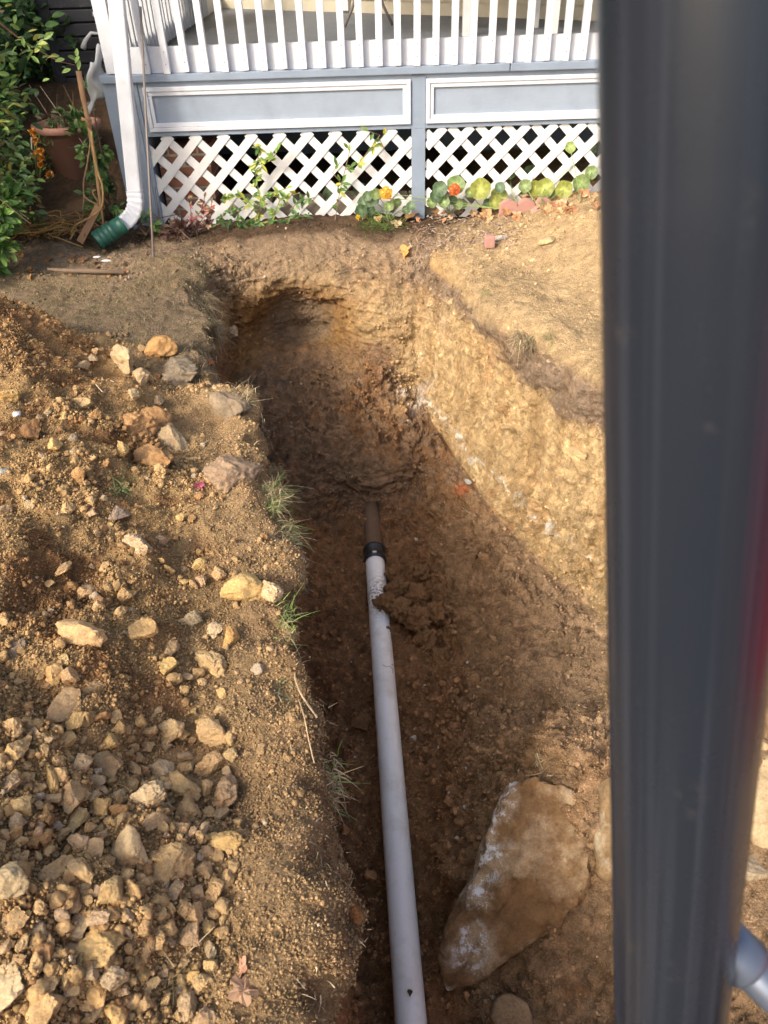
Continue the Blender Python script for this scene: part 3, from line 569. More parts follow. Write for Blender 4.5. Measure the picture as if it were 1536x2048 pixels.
ZL = [('tan clod of dug earth among many alike in the lower left spoil heap', 'clods in the lower left heap', lambda a, b: b > 1440 and a < 470-(b-1440)*.05, 22, 66, 160),
      ('brown clod of dug earth among many alike in the middle of the left bank', 'clods in the middle of the left bank', lambda a, b: 1130 < b <= 1440 and a < 560, 14, 40, 45),
      ('earthy clod among many alike in the upper left spoil heap', 'clods in the upper left heap', lambda a, b: 700 < b <= 1130 and a < 470, 14, 38, 48)]
for lab, grp, fn, s0, s1, nn in ZL:
    cnt = 0; tries = 0
    while cnt < nn and tries < 9000:
        tries += 1; a = random.uniform(0, 560); b = random.uniform(700, 2048)
        if not fn(a, b): continue
        s_ = s0+(s1-s0)*random.random()**2
        if any((a-u)**2+(b-v_)**2 < (r_+s_*.36)**2 for u, v_, r_ in used): continue
        used.append((a, b, s_*.42)); cnt += 1
        clod(a, b, s_, lab, 'clod', 'clod', random.choice([TC, TC, YC, TC, (.40, .27, .15), (.44, .3, .17), RC if b < 1130 else TC, GC]), (random.uniform(.8, 1.2), random.uniform(.8, 1.15), random.uniform(.65, .95)), grp, bury=.2)
# boulders in the trench: hulls of their corner points, roughened
def hull(name, pts, label, mat, sub=4, rough=.012, seed=3, bev=.03, cat='rock', sm=1):
    bm = bmesh.new(); [bm.verts.new(Vector(p)) for p in pts]; bmesh.ops.convex_hull(bm, input=bm.verts[:])
    bmesh.ops.delete(bm, geom=[v for v in bm.verts if not v.link_faces], context='VERTS')
    bmesh.ops.dissolve_limit(bm, angle_limit=.1, verts=bm.verts[:], edges=bm.edges[:])
    bmesh.ops.bevel(bm, geom=bm.edges[:], offset=bev, segments=3, affect='EDGES', profile=.5, clamp_overlap=True)
    bmesh.ops.triangulate(bm, faces=bm.faces[:])
    for _ in range(sub):
        es = [e for e in bm.edges if e.calc_length() > .014]
        if es: bmesh.ops.subdivide_edges(bm, edges=es, cuts=1, use_grid_fill=True); bmesh.ops.triangulate(bm, faces=[f for f in bm.faces if len(f.verts) > 3])
    for _ in range(sm): bmesh.ops.smooth_vert(bm, verts=bm.verts[:], factor=.5, use_axis_x=True, use_axis_y=True, use_axis_z=True)
    V = np.array([v.co for v in bm.verts]); bm.normal_update(); Nn = np.array([v.normal for v in bm.verts])
    V = V+Nn*(rough*(fbm(V, 6, 3, seed)*1.2+fbm(V, 22, 3, seed+4)*.4-.8*np.abs(fbm(V, 4, 2, seed+9))+.35*wcell(V+.03*fbm(V, 8, 2, 5)[:, None], 9, seed)+.22*wcell(V, 24, seed+2)))[:, None]
    for v, c in zip(bm.verts, V): v.co = c
    me = bpy.data.meshes.new(name); bm.to_mesh(me); bm.free(); b = V.mean(0); b[2] = V[:, 2].min()
    return tag(link(name, me, mat, smooth=True, loc=tuple(b)), label, cat)
bp = [at(1010, 1590, z=-.80), at(1060, 1560, z=-.72), at(1140, 1590, z=-.72), at(1190, 1700, z=-.80), at(1165, 1800, z=-.93), at(1120, 1870, z=-1.03), at(1040, 1915, z=-1.14), at(950, 1985, z=-1.27), at(885, 2000, z=-1.33), at(882, 1930, z=-1.24), at(905, 1850, z=-1.12), at(955, 1740, z=-.96), at(975, 1670, z=-.88), at(1060, 1740, z=-.86)]
bp = [np.array(p)+np.array([0, 0, .03]) for p in bp]; bp += [np.array(p)+np.array([.1, .12, -.3]) for p in bp[:6]]+[np.array(bp[1])+np.array([.02, .3, -.35])]
hull('boulder', bp, 'big sharp edged boulder with white streaks lying right of the white pipe', M_BOULDER, rough=.02, bev=.022)
hull('boulder', [at(1195, 1560, z=-.62), at(1240, 1540, z=-.58), at(1290, 1650, z=-.6), at(1230, 1770, z=-.75), at(1190, 1760, z=-.8), at(1185, 1690, z=-.75), at(1200, 1600, z=-.66), at(1300, 1760, z=-.7), at(1240, 1560, z=-.9), at(1220, 1740, z=-1.0)], 'pale streaked rock half hidden behind the black post', rockmat('pale_rock', (.47, .38, .25), True), 3, .01, 9, .03)
hull('boulder', [at(1480, 1520, z=-.5), at(1540, 1500, z=-.45), at(1600, 1620, z=-.5), at(1560, 1720, z=-.6), at(1490, 1700, z=-.62), at(1600, 1560, z=-.8), at(1500, 1600, z=-.8)], 'tan rock at the right edge seen past the black post', rockmat('tan_rock', (.44, .33, .19)), 3, .01, 12, .03)
hull('boulder', [at(985, 2000, z=-1.2), at(1010, 1975, z=-1.15), at(1060, 2010, z=-1.15), at(1070, 2070, z=-1.2), at(1000, 2080, z=-1.25), at(1030, 2020, z=-1.35), at(975, 2040, z=-1.28)], 'smaller brown rock below the big boulder at the bottom edge', rockmat('brown_rock', (.33, .22, .12)), 3, .008, 14, .02)
_p, _n, _d = hit(265, 1700)
tp = [at(a, b, d=_d-.02) for a, b in ((256, 1638), (282, 1652), (312, 1728), (300, 1762), (226, 1756), (216, 1722), (238, 1668))]
hull('stone', tp+[at(262, 1705, d=_d-.062), at(285, 1720, d=_d-.05)]+[at(a, b, d=_d+.04) for a, b in ((250, 1660), (290, 1740), (235, 1740))], NAMED[0][3], rockmat('pale_stone', (.56, .41, .225)), 3, .006, 21, .006, 'stone')
# clump of earth spilled over the pipe
def clump(name, pts, label, col, seed=1, rough=.02):
    bm = bmesh.new()
    for (c, r) in pts:
        bmesh.ops.create_icosphere(bm, subdivisions=5, radius=r, matrix=Matrix.Translation(Vector(c)))
    V = np.array([v.co for v in bm.verts]); bm.normal_update(); Nn = np.array([v.normal for v in bm.verts])
    a, _ = worley(V, 28, seed); V = V+Nn*(rough*(1.2*fbm(V, 12, 3, seed)+.5*np.clip(1-a*1.3, -.3, 1)+.6*fbm(V, 40, 3, seed+3)+.5*wcell(V+.01*Nn, 30, seed)+.3*wcell(V, 60, seed+1)))[:, None]
    for v, c in zip(bm.verts, V): v.co = c
    me = bpy.data.meshes.new(name); bm.to_mesh(me); bm.free(); o = link(name, me, rockmat(name+'_m', col), smooth=True, loc=tuple(np.mean([p[0] for p in pts], 0)))
    return tag(o, label, 'earth clump')
SH = lambda c, r_: (np.array(c)+np.array([-.045, .05, 0]), r_*.85)
clump('earth_clump', [SH(*q) for q in [(at(785, 1222, z=-1.145), .05), (at(815, 1235, z=-1.16), .065), (at(850, 1255, z=-1.18), .075), (at(815, 1190, z=-1.18), .065), (at(850, 1210, z=-1.19), .08), (at(805, 1165, z=-1.2), .045), (at(870, 1290, z=-1.22), .06), (at(890, 1240, z=-1.2), .07), (at(900, 1330, z=-1.24), .06), (at(860, 1160, z=-1.22), .05), (at(905, 1190, z=-1.2), .05)]], 'crumbly lump of brown earth spilled over the right side of the white pipe', (.19, .10, .042), 4)
# ------------------------------------------------------------------ pipe
pA = np.array(at(822, 2048, z=-1.27)); pB = np.array(at(749, 1112, z=-1.215)); dv = (pB-pA)/np.linalg.norm(pB-pA)
pe = empty('sewer_pipe', tuple(pA), 'long white plastic pipe lying in the trench, joined to an old brown pipe', 'pipe')
A0 = pA-dv*1.1
prof = [A0+dv*t for t in np.linspace(0, np.linalg.norm(pB-A0), 40)]
MB().tube(prof, .0565, 48).build('plastic_pipe', M_PVC, pe, True)
MB().tube([pB-dv*.06, pB-dv*.055, pB-dv*.03, pB-dv*.028, pB+dv*.03, pB+dv*.032, pB+dv*.055, pB+dv*.06], [.060, .066, .066, .062, .062, .066, .066, .058], 40).build('rubber_coupling', M_RUBBER, pe, True)
for t in (-.042, .043): MB().tube([pB+dv*(t-.006), pB+dv*(t+.006)], .0672, 40).build('clamp_band', M_STEEL if t < -1 else M_RUBBER, pe, True)
s_ = pB-dv*.042+np.array([0, 0, .067]); MB().box(s_-[.012, .008, .004], s_+[.012, .008, .006]).build('clamp_screw', M_STEEL, pe, bevel=.002)
MB().tube([pB, pB+dv*.12, pB+dv*.28, pB+dv*.55], .052, 32).build('old_pipe', M_IRON, pe, True)
for (a, b, s_, lab) in ((820, 1986, 22, 'small dark crumb of earth stuck on the near end of the white pipe'),):
    p = at(a, b, z=-1.2); V, Fc = stone(77, 3, 7, .08); me = npmesh('crumb', V*.014*np.array([1, .9, .45])+p, Fc); tag(link('earth_crumb', me, rockmat('crumb_m', (.10, .055, .025)), smooth=True, loc=tuple(p)), lab, 'crumb')
hp = [at(a, b, z=-1.205) for a, b in ((765, 1343), (772, 1347), (780, 1346), (786, 1352), (786, 1360))]; hp = [p+np.array([0, 0, .052-.0*i]) for i, p in enumerate(hp)]
tag(MB().tube(hp, .0012, 5).build('root_thread', M_TIN, loc=tuple(hp[0])), 'thin dark root thread lying across the white pipe', 'root')
# ------------------------------------------------------------------ house porch
D = 5.88
hs = empty('porch', (0, D, 0), 'white and grey porch with lattice skirt, panelled fascia and baluster railing', 'porch')
XL, XR, XE = -1.56, .268, 4.2
def lattice(x0, x1, z0, z1, wd=.056, sp=.196):
    obs = MB()
    def clip(p, d, lo, hi):
        ts = [];
        t0, t1 = -9, 9
        for i, (a, b) in enumerate(((x0, x1), (z0, z1))):
            if abs(d[i]) > 1e-9:
                u, v_ = (a-p[i])/d[i], (b-p[i])/d[i]; t0 = max(t0, min(u, v_)); t1 = min(t1, max(u, v_))
        return t0, t1
    for sgn, yo in ((1, -.0045), (-1, .0045)):
        k0 = x0-(z1-z0)-sp if sgn > 0 else x0-sp
        c = k0-(k0 % sp)+(.05 if sgn > 0 else .02)
        while c < x1+(z1-z0)+sp:
            d = (.7071*sgn, .7071); p = (c, z0 if True else 0); t0, t1 = clip(p, d, 0, 0)
            if t1-t0 > .04:
                j = random.uniform(-.003, .003); obs.bar((p[0]+d[0]*t0+j, D+yo, p[1]+d[1]*t0), (p[0]+d[0]*t1+j, D+yo, p[1]+d[1]*t1), wd, .0085)
            c += sp
    return obs
lattice(XL-.05, XR+.02, -.1, .60).build('lattice_panel', M_LATT, hs)
lattice(.378, 3.6, -.05, .60).build('lattice_panel', M_LATT, hs)
def frame(x0, x1, z0, z1):
    b = MB()
    for i, (wd, yo) in enumerate(((.026, -.022), (.026, -.014))):
        o = i*.027; X0, X1, Z0, Z1 = x0+o, x1-o, z0+o, z1-o; yy0, yy1 = D-.012+yo, D-.0115
        b.box((X0, yy0, Z1-wd), (X1, yy1, Z1)); b.box((X0, yy0, Z0), (X1, yy1, Z0+wd)); b.box((X0, yy0, Z0+wd), (X0+wd, yy1, Z1-wd)); b.box((X1-wd, yy0, Z0+wd), (X1, yy1, Z1-wd))
    return b
MB().box((-1.585, D-.01, .60), (3.7, D+.03, .935)).build('fascia_board', M_GREYP, hs)
for x0, x1 in ((-1.535, .270), (.375, 3.5)):
    frame(x0, x1, .632, .905).build('panel_trim', M_WHITE, hs, bevel=.003)
MB().box((.275, D-.018, -.05), (.372, D-.0105, .60)).box((.275, D-.018, .60), (.372, D-.0105, .925)).build('centre_post', M_GREY, hs, bevel=.002)
MB().box((-1.57, D-.016, .600), (3.7, D-.0105, .624)).build('fascia_rail', M_GREY, hs)
MB().box((-1.80, D-.045, .937), (-.02+.95, D+.1, .983)).box((.935, D-.05, .937), (3.8, D+.1, .986)).build('deck_nosing', M_GREY, hs, bevel=.006)
MB().box((-1.80, D-.02, -.05), (-1.57, D+.16, .936)).build('corner_post', M_GREY, hs, bevel=.004)
for zz in (.0,): MB().box((-1.66, D-.026, .0), (-1.60, D-.0205, .93)).build('post_trim', M_GREY, hs)
dk = MB(); yy = D+.1
while yy < 11.5: dk.box((-1.78, yy+.002, .935), (XE, yy+.138, .968)); yy += .14
dk.build('deck_floor', M_DECK, hs, bevel=.003)
MB().box((-1.72, D-.004, .984), (3.8, D+.03, 1.135)).build('skirt_board', M_WHITE, hs)
rail = MB().box((-1.72, D-.06, 1.86), (3.8, D+.06, 1.9)).build('railing', M_WHITE, hs, bevel=.004)
BX = [295, 335, 373, 413, 452, 492, 530, 569, 608, 647, 685, 721, 759, 796, 834, 871, 908, 944, 981, 1017, 1054, 1090, 1128, 1162]
bxs = [at(p, 138-(p-295)*.012, y=D-.02)[0]+.0 for p in BX]+[1.42+.128*i for i in range(1, 17)]
for i, bx in enumerate(bxs):
    j = random.uniform(-.006, .006); zb = .998+random.uniform(-.004, .006)
    b = MB().box((-.022, -.022, 0), (.022, .022, .86-.0)); b.v = [(bx+vx+(vz*j), D-.027+vy, zb+vz-(.012 if (vz == 0 and vy < 0) else 0)) for vx, vy, vz in b.v]; b.build('baluster', M_WHITE, rail, bevel=.003)
    if i < 26:
        for q in (.045, .115): MB().box((bx-.003, D-.0505, zb+q-.003), (bx+.003, D-.0488, zb+q+.003)).build('nail', M_TIN, rail)
sr = MB().box((-1.75, D+.05, 1.86), (-1.69, 10.5, 1.9)).box((-1.735, D+.05, .975), (-1.705, 10.5, 1.13)).build('side_railing', M_WHITE, hs)
yy = D+.12
while yy < 9.6: MB().box((-1.70, yy, .99), (-1.66, yy+.04, 1.86)).build('baluster', M_WHITE, sr, bevel=.003); yy += .13
MB().box((-1.75, D-.03, .99), (-1.66, D+.05, 3.2)).build('roof_post', M_WHITE, hs, bevel=.005)
# house wall behind the deck, running at an angle
wa, wb = np.array([-4.2, 12.1]), np.array([4.2, 6.55+.3]); wd = (wb-wa)/np.linalg.norm(wb-wa); wnrm = np.array([wd[1], -wd[0]])
wm = MB(); zc = .97
while zc < 3.2:
    a, b = wa, wb; o1, o2 = wnrm*.022, wnrm*.004
    wm.add([(a[0]+o1[0], a[1]+o1[1], zc), (b[0]+o1[0], b[1]+o1[1], zc), (b[0]+o2[0], b[1]+o2[1], zc+.115), (a[0]+o2[0], a[1]+o2[1], zc+.115), (a[0], a[1], zc), (b[0], b[1], zc), (b[0], b[1], zc+.115), (a[0], a[1], zc+.115)], [(0, 1, 2, 3), (0, 4, 5, 1), (7, 6, 5, 4)]); zc += .115
wm.build('house_wall', M_SIDING, hs)
p = at(660, 0, z=1.1); q_ = wa+wd*np.dot(np.array([-.38, 9.4])-wa, wd)+wnrm*.03
MB().bar((q_[0], q_[1], .99), (q_[0], q_[1], 3.1), .14, .05, (wnrm[0], wnrm[1], 0)).build('wall_trim', M_LATT, hs)
MB().box((-2.0, D-.35, 3.2), (XE, 12, 3.3)).build('roof', M_WHITE, hs)
MB().box((-1.80, D+.16, -.05), (-1.77, 11, .93)).box((-1.76, 7.9, -.3), (XE, 8.0, .93)).build('under_deck_wall', M_GREY, hs)
# brick pier and stone footing under the porch
M_BR = NT('bricks').set(Roughness=.9); bt = M_BR.n('TexBrick', offset=.5); bt.inputs['Color1'].default_value = (.36, .14, .08, 1); bt.inputs['Color2'].default_value = (.42, .2, .12, 1); bt.inputs['Mortar'].default_value = (.45, .4, .33, 1)
bt.inputs['Scale'].default_value = 1; bt.inputs['Brick Width'].default_value = .21; bt.inputs['Row Height'].default_value = .075; bt.inputs['Mortar Size'].default_value = .009
mp = M_BR.n('Mapping'); mp.inputs['Rotation'].default_value = (R(90), 0, 0); M_BR.l(M_BR.coord(), mp.inputs[0]); M_BR.l(mp.outputs[0], bt.inputs[0]); M_BR.l(bt.outputs[0], M_BR.b.inputs['Base Color']); M_BR.l(M_BR.bump(bt.outputs['Fac'], -.01), M_BR.b.inputs['Normal']); M_BR = M_BR.m
MB().box((-1.55, D+.10, -.1), (-1.18, D+.42, .5)).build('brick_pier', M_BR, hs)
ft = MB(); xx = -1.15
while xx < 3.4:
    L_ = random.uniform(.28, .5); ft.box((xx, D+.06+random.uniform(0, .02), -.15), (xx+L_-.012, D+.3, random.uniform(.085, .12))); xx += L_
ft.build('stone_footing', paint('footing_stone', (.3, .25, .19), .9, .5), hs, bevel=.01)
# downspout with elbow and green drain adapter
def rtube(pts, wx, wy, seg_up=(0, -1, 0)):
    b = MB(); vs = []; m = len(pts); pts = [Vector(p) for p in pts]
    for i, p in enumerate(pts):
        d = (pts[min(i+1, m-1)]-pts[max(i-1, 0)]).normalized(); up = Vector(seg_up); n = (up-d*up.dot(d)).normalized(); sd = d.cross(n)
        for a, c in ((-1, -1), (-.8, -1.12), (.8, -1.12), (1, -1), (1.06, -.7), (1.06, .7), (1, 1), (.8, 1.12), (-.8, 1.12), (-1, 1), (-1.06, .7), (-1.06, -.7)):
            vs.append(p+sd*(a*wx/2*(1+.09*(i % 2) if m > 4 else 1))+n*(c*wy/2*(1+.12*(i % 2) if m > 4 else 1)))
    n = 12; fs = [(i*n+k, i*n+(k+1) % n, (i+1)*n+(k+1) % n, (i+1)*n+k) for i in range(m-1) for k in range(n)]+[tuple(range(n)), tuple((m-1)*n+k for k in range(n-1, -1, -1))]
    return b.add(vs, fs)
DY = 5.56
t0 = at(233, 0, y=5.70); t1 = at(270, 385, y=DY)
ds = rtube([t0+(t0-t1)*.4, t1], .092, .065).build('downspout', M_WHITE, hs)
cpts = [at(a, b, y=DY) for a, b in ((270, 384), (272, 396), (273, 407), (271, 417), (267, 425), (261, 432), (254, 438), (246, 443))]; cpts = [np.array(cpts[int(i/2)])*(1-(i % 2)/2)+np.array(cpts[min(int(i/2)+1, len(cpts)-1)])*((i % 2)/2) for i in range(2*len(cpts)-1)]
cpts = [c+np.array([0, -.006*i, 0]) for i, c in enumerate(cpts)]
rtube(cpts, .094, .066).build('elbow', M_WHITE, ds)
rtube([t1+np.array([0, 0, .02]), t1-np.array([-.002, 0, .0])], .098, .072).build('joint_sleeve', M_WHITE, ds)
g0 = Vector(cpts[-1])+Vector((.02, 0, .006)); g1 = Vector(at(193, 483, y=5.36)); gd = (g1-g0); L_ = gd.length; gd.normalize()
prs = [(.0, .066), (.03, .068), (.031, .062), (.4, .062), (.41, .068), (.46, .068), (.47, .063), (.54, .063), (.55, .069), (.6, .069), (.61, .062), (.70, .062), (.71, .067), (.77, .067), (.78, .062), (.86, .062), (.87, .067), (.93, .067), (.94, .064), (1, .064)]
ad = MB().tube([g0+gd*(t*L_) for t, r in prs], [r for t, r in prs], 28, cap=False).tube([g0+gd*(t*L_) for t in (1, .3)], [.058, .056], 28, cap=True).build('drain_adapter', M_GREEN, ds, True)
# roots of loose things near the corner --------------------------------------------------
rb = at(303, 527, z=.01); rt_ = at(281, 14, y=D-.06)
tag(MB().tube([rb-np.array([0, 0, .1]), rb*.5+rt_*.5+np.array([.006, 0, 0]), rt_], .008, 8).build('garden_rod', M_TIN, loc=tuple(rb), smooth=True), 'thin brown metal rod leaning up against the porch railing beside the downspout', 'rod')
# grey cover hung on the porch corner
cv = []; na, nb_ = 14, 10
for i in range(na):
    for j in range(nb_):
        u, v_ = i/(na-1), j/(nb_-1)
        cv.append((-1.80-.17*u*(.55+.45*v_)+.02*math.sin(9*v_+2*u), D+.1-.09*math.sin(u*3)+.02*math.sin(7*u+5*v_), 1.15-.27*v_-.16*u+.02*math.sin(11*u+3*v_)))
me = bpy.data.meshes.new('cover'); me.from_pydata(cv, [], [(i*nb_+j, i*nb_+j+1, (i+1)*nb_+j+1, (i+1)*nb_+j) for i in range(na-1) for j in range(nb_-1)]); o = link('cloth_cover', me, paint('cover_grey', (.42, .43, .43), .7, .3), smooth=True, loc=(-1.85, D+.1, .9)); o.modifiers.new('s', 'SOLIDIFY').thickness = .006
tag(o, 'crumpled light grey cover draped over the porch corner behind the downspout', 'cover')
# furniture on the deck
ch = empty('deck_chair', (1.15, 7.5, .968), 'white wooden chair standing on the deck behind the railing, only its legs in view', 'chair')
for (lx, ly) in ((.80, 7.40), (1.50, 7.32), (.86, 7.9), (1.44, 7.85)):
    b = MB().box((lx-.032, ly-.03, .968), (lx+.032, ly+.03, 1.42)); b.build('leg', M_LATT, ch, bevel=.004)
MB().box((.74, 7.27, 1.42), (1.56, 7.95, 1.46)).build('seat', M_LATT, ch, bevel=.006)
bk = MB(); [bk.box((.80+i*.105, 7.93, 1.47), (.88+i*.105, 7.96, 2.0)) for i in range(7)]; bk.box((.76, 7.962, 1.9), (1.54, 7.99, 1.98)); bk.build('backrest', M_LATT, ch, bevel=.003)
tb = empty('metal_stand', (-.02, 8.3, .968), 'dark curved metal stand on the deck near the house wall', 'stand')
for sx_ in (-1, 1): MB().tube([(sx_*.22-.0, 8.3, .972), (sx_*.14, 8.3, 1.12), (sx_*.05, 8.3, 1.35), (sx_*.16, 8.3, 1.6)], .012, 8).build('leg', M_TIN, tb, True)
MB().lathe([(0, 1.6), (.26, 1.6), (.26, 1.63), (0, 1.63)], (0, 8.3, 0), 28).build('tabletop', M_TIN, tb)
# ------------------------------------------------------------------ black post in the foreground
def glossy():
    t = NT('black_gloss'); t.b.inputs['Base Color'].default_value = (.021, .026, .038, 1); t.set(Roughness=.16); t.b.inputs['Specular IOR Level'].default_value = .28
    at_ = t.n('Attribute', attribute_name='Col').outputs['Vector']
    mp = t.n('Mapping'); mp.inputs['Scale'].default_value = (5, 5, 1.1); t.l(at_, mp.inputs[0])
    sc = t.ramp(t.noise(1, 4, mp.outputs[0], .55), [(.46, 0), (.70, 1)]); cc = t.mix((.011, .015, .023), (.024, .030, .042), sc)
    sk = t.n('Mapping'); sk.inputs['Scale'].default_value = (2.5, 2.5, 60); t.l(at_, sk.inputs[0]); k = t.mix(t.ramp(t.noise(1, 4, sk.outputs[0]), [(.72, 0), (.74, 1)]), (.35,)*3, 1, 'MULTIPLY'); cc = t.mix(cc, (.12, .11, .10), k)
    du = t.mix(t.ramp(t.noise(30, 8, rough=.8), [(.58, 0), (.8, 1)]), (.15,)*3, 1, 'MULTIPLY'); cc = t.mix(cc, (.2, .16, .11), du)
    t.l(cc, t.b.inputs['Base Color']); t.l(t.bump(t.noise(.6, 2, mp.outputs[0]), .004, .18), t.b.inputs['Normal'])
    t.l(t.ramp(t.noise(9, 6), [(.35, .2), (.7, .34)]), t.b.inputs['Roughness']); return t.m
M_BLK = glossy()
def camp(px, py, dpt): return CAM+dpt*(fwv+(px-768)/FPX*crv-(py-1024)/FPX*cuv)
q0 = camp(1438, 0, .275); q1 = camp(1338, 2048, .624); qd = (q1-q0)/np.linalg.norm(q1-q0)
ps = empty('black_post', tuple(q1+qd*.9), 'thick glossy black metal post with a side brace, blurred close to the camera', 'post')
pb = MB().tube([q0-qd*.25+qd*(t*(np.linalg.norm(q1-q0)+1.15)) for t in np.linspace(0, 1, 60)], .0425, 96)
pb.c = [(math.cos(2*math.pi*(i % 96)/96), math.sin(2*math.pi*(i % 96)/96), (i//96)*.031) for i in range(len(pb.v))]; pb.build('tube', M_BLK, ps, True)
s0 = camp(1350, 1790, .60); s1 = camp(1620, 2050, .585); sd_ = (s1-s0)/np.linalg.norm(s1-s0)
M_ALU = NT('brace_metal').set(Metallic=.4, Roughness=.38).m; M_ALU.node_tree.nodes['Principled BSDF'].inputs['Base Color'].default_value = (.09, .11, .15, 1)
br = MB().tube([s0, s1, s1+sd_*.2], .0165, 40).build('brace', M_ALU, ps, True)
c0 = s0+sd_*.052; MB().tube([c0-sd_*.03, c0+sd_*.018, c0+sd_*.022, c0+sd_*.024], [.0205, .0205, .0195, .0168], 40).build('collar', M_ALU, br, True)
# unseen red machine, added so that the glossy post mirrors something red
rm_ = empty('added_red_machine', (2.8, -.6, 0), 'red digging machine added behind the camera, out of view, to give the post a red reflection', 'machine')
M_RED = paint('red_enamel', (.42, .02, .03), .3, .1)
MB().box((1.98, -1.6, .14), (3.35, .62, 1.05)).box((2.25, -1.5, 1.05), (3.25, -.4, 1.8)).build('body', M_RED, rm_, bevel=.08)
MB().box((2.3, -.38, 1.1), (3.2, .5, 1.32)).build('bonnet', M_RED, rm_, bevel=.06)
for wx, wy in ((2.12, -1.9), (3.5, -1.2), (2.3, .75), (3.5, .2)):
    tr_ = MB().lathe([(.2, -.13), (.42, -.13), (.47, -.09), (.48, 0), (.47, .09), (.42, .13), (.2, .13)], (wx, wy, .47), 36, axis=(1, 0, 0)).build('wheel', M_RUBBER, rm_, True); MB().lathe([(0, -.06), (.2, -.1), (.21, .1), (0, .06)], (wx, wy, .47), 24, axis=(1, 0, 0)).build('rim', M_WHITE, tr_, True)
# ------------------------------------------------------------------ plants
DKG = (.045, .10, .025); MDG = (.09, .18, .04); LTG = (.22, .33, .08); YLG = (.42, .42, .07); DRY = (.38, .2, .08)
def rv(s=1.): return Vector((random.gauss(0, s), random.gauss(0, s), random.gauss(0, s)))
def shrub(name, label, cat, blobs, nl, cols, ls, stems=6, base=None, kind='oval'):
    base = Vector(base); e = empty(name, tuple(base), label, cat); st = MB(); lv = MB(); tips = []
    for c, r in blobs:
        c = Vector(c)
        for k in range(stems):
            q = c+Vector((random.uniform(-1, 1)*r[0], random.uniform(-1, 1)*r[1], random.uniform(-.6, 1)*r[2]))*.8
            mid = (base+q)/2+rv(.05); st.tube([base+rv(.03), mid, q], [.012, .008, .003], 5, jit((.15, .09, .05)), cap=False)
            for _ in range(3):
                q2 = q+rv(.09); st.tube([q, q2], [.004, .002], 4, jit((.15, .10, .05)), cap=False); tips.append(q2)
    tot = sum(r[0]*r[1]*r[2] for c, r in blobs)
    for c, r in blobs:
        c = Vector(c); n = int(nl*r[0]*r[1]*r[2]/tot); cl = [c+Vector((random.uniform(-1, 1)*r[0], random.uniform(-1, 1)*r[1], random.uniform(-1, 1)*r[2])).normalized()*0 + Vector(tuple(random.gauss(0, .5)*q for q in r)) for _ in range(max(5, n//14))]
        for _ in range(n):
            q = random.choice(cl)+rv(min(r)*.16); d = (q-c).normalized()+rv(.5)+Vector((0, 0, .2)); l = ls*random.uniform(.6, 1.3)
            lv.leaf(q, d, Vector((0, -.5, 1))+rv(.5), l, l*.45, jit(random.choice(cols), .25), random.uniform(0, .3), kind)
    st.build('stem', M_STEM, e); lv.build('foliage', M_LEAF, e); return e
shrub('shrub', 'leafy green shrub with small pale leaves at the top left edge', 'shrub', [((-2.62, 5.15, 1.0), (.40, .35, .45)), ((-2.7, 5.1, .55), (.40, .3, .35)), ((-2.45, 5.3, 1.4), (.30, .3, .28))], 7000, [MDG, LTG, MDG, LTG, (.22, .32, .12), (.3, .3, .06), DKG], .058, 6, (-2.8, 5.3, .0))
shrub('shrub', 'bright green low shrub at the left edge below the pale leaved shrub', 'shrub', [((-2.38, 4.95, .42), (.16, .2, .18)), ((-2.5, 4.85, .2), (.2, .2, .14))], 1000, [LTG, MDG, MDG, (.16, .32, .06)], .075, 4, (-2.6, 5.0, 0))
shrub('shrub', 'dark dense bush in deep shade behind the terracotta pot', 'bush', [((-3.6, 8.2, 1.2), (.7, .5, .8)), ((-3.3, 7.3, .8), (.35, .4, .5)), ((-3.9, 7.2, 1.4), (.7, .5, .9)), ((-3.0, 8.6, .9), (.5, .4, .8))], 9000, [DKG, DKG, MDG], .10, 5, (-3.7, 8.0, .3))
shrub('shrub', 'dark undergrowth filling the shade left of the terracotta pot', 'bush', [((-3.0, 6.2, .30), (.35, .5, .3)), ((-2.75, 5.7, .15), (.35, .3, .15)), ((-3.5, 6.3, .7), (.4, .4, .5))], 4500, [DKG, MDG, (.12, .09, .03), DKG, (.2, .12, .04)], .065, 5, (-3.1, 6.2, 0))
shrub('climbing_plant', 'green leafy climber growing between the terracotta pot and the downspout', 'climber', [((-2.05, 6.15, .5), (.09, .12, .42)), ((-2.0, 6.0, .2), (.09, .1, .2))], 430, [MDG, LTG, (.13, .26, .06), DKG], .065, 5, (-2.0, 6.1, 0))
shrub('weed', 'fresh green weed growing at the foot of the grey corner post', 'weed', [((-1.66, 5.66, .09), (.14, .1, .07))], 70, [(.14, .32, .06), MDG, LTG], .06, 4, (-1.66, 5.68, 0))
shrub('added_hedge', 'tall dense hedge out of view on the left, put in to shade the ground beside the porch', 'added_hedge', [((-4.1, 6.4, 1.2), (.7, 1.1, 1.3)), ((-4.3, 7.7, 1.4), (.8, 1.0, 1.5))], 7000, [DKG, MDG], .14, 5, (-4.2, 6.3, 0))  # out-of-frame planting, added to keep the sun off the side yard
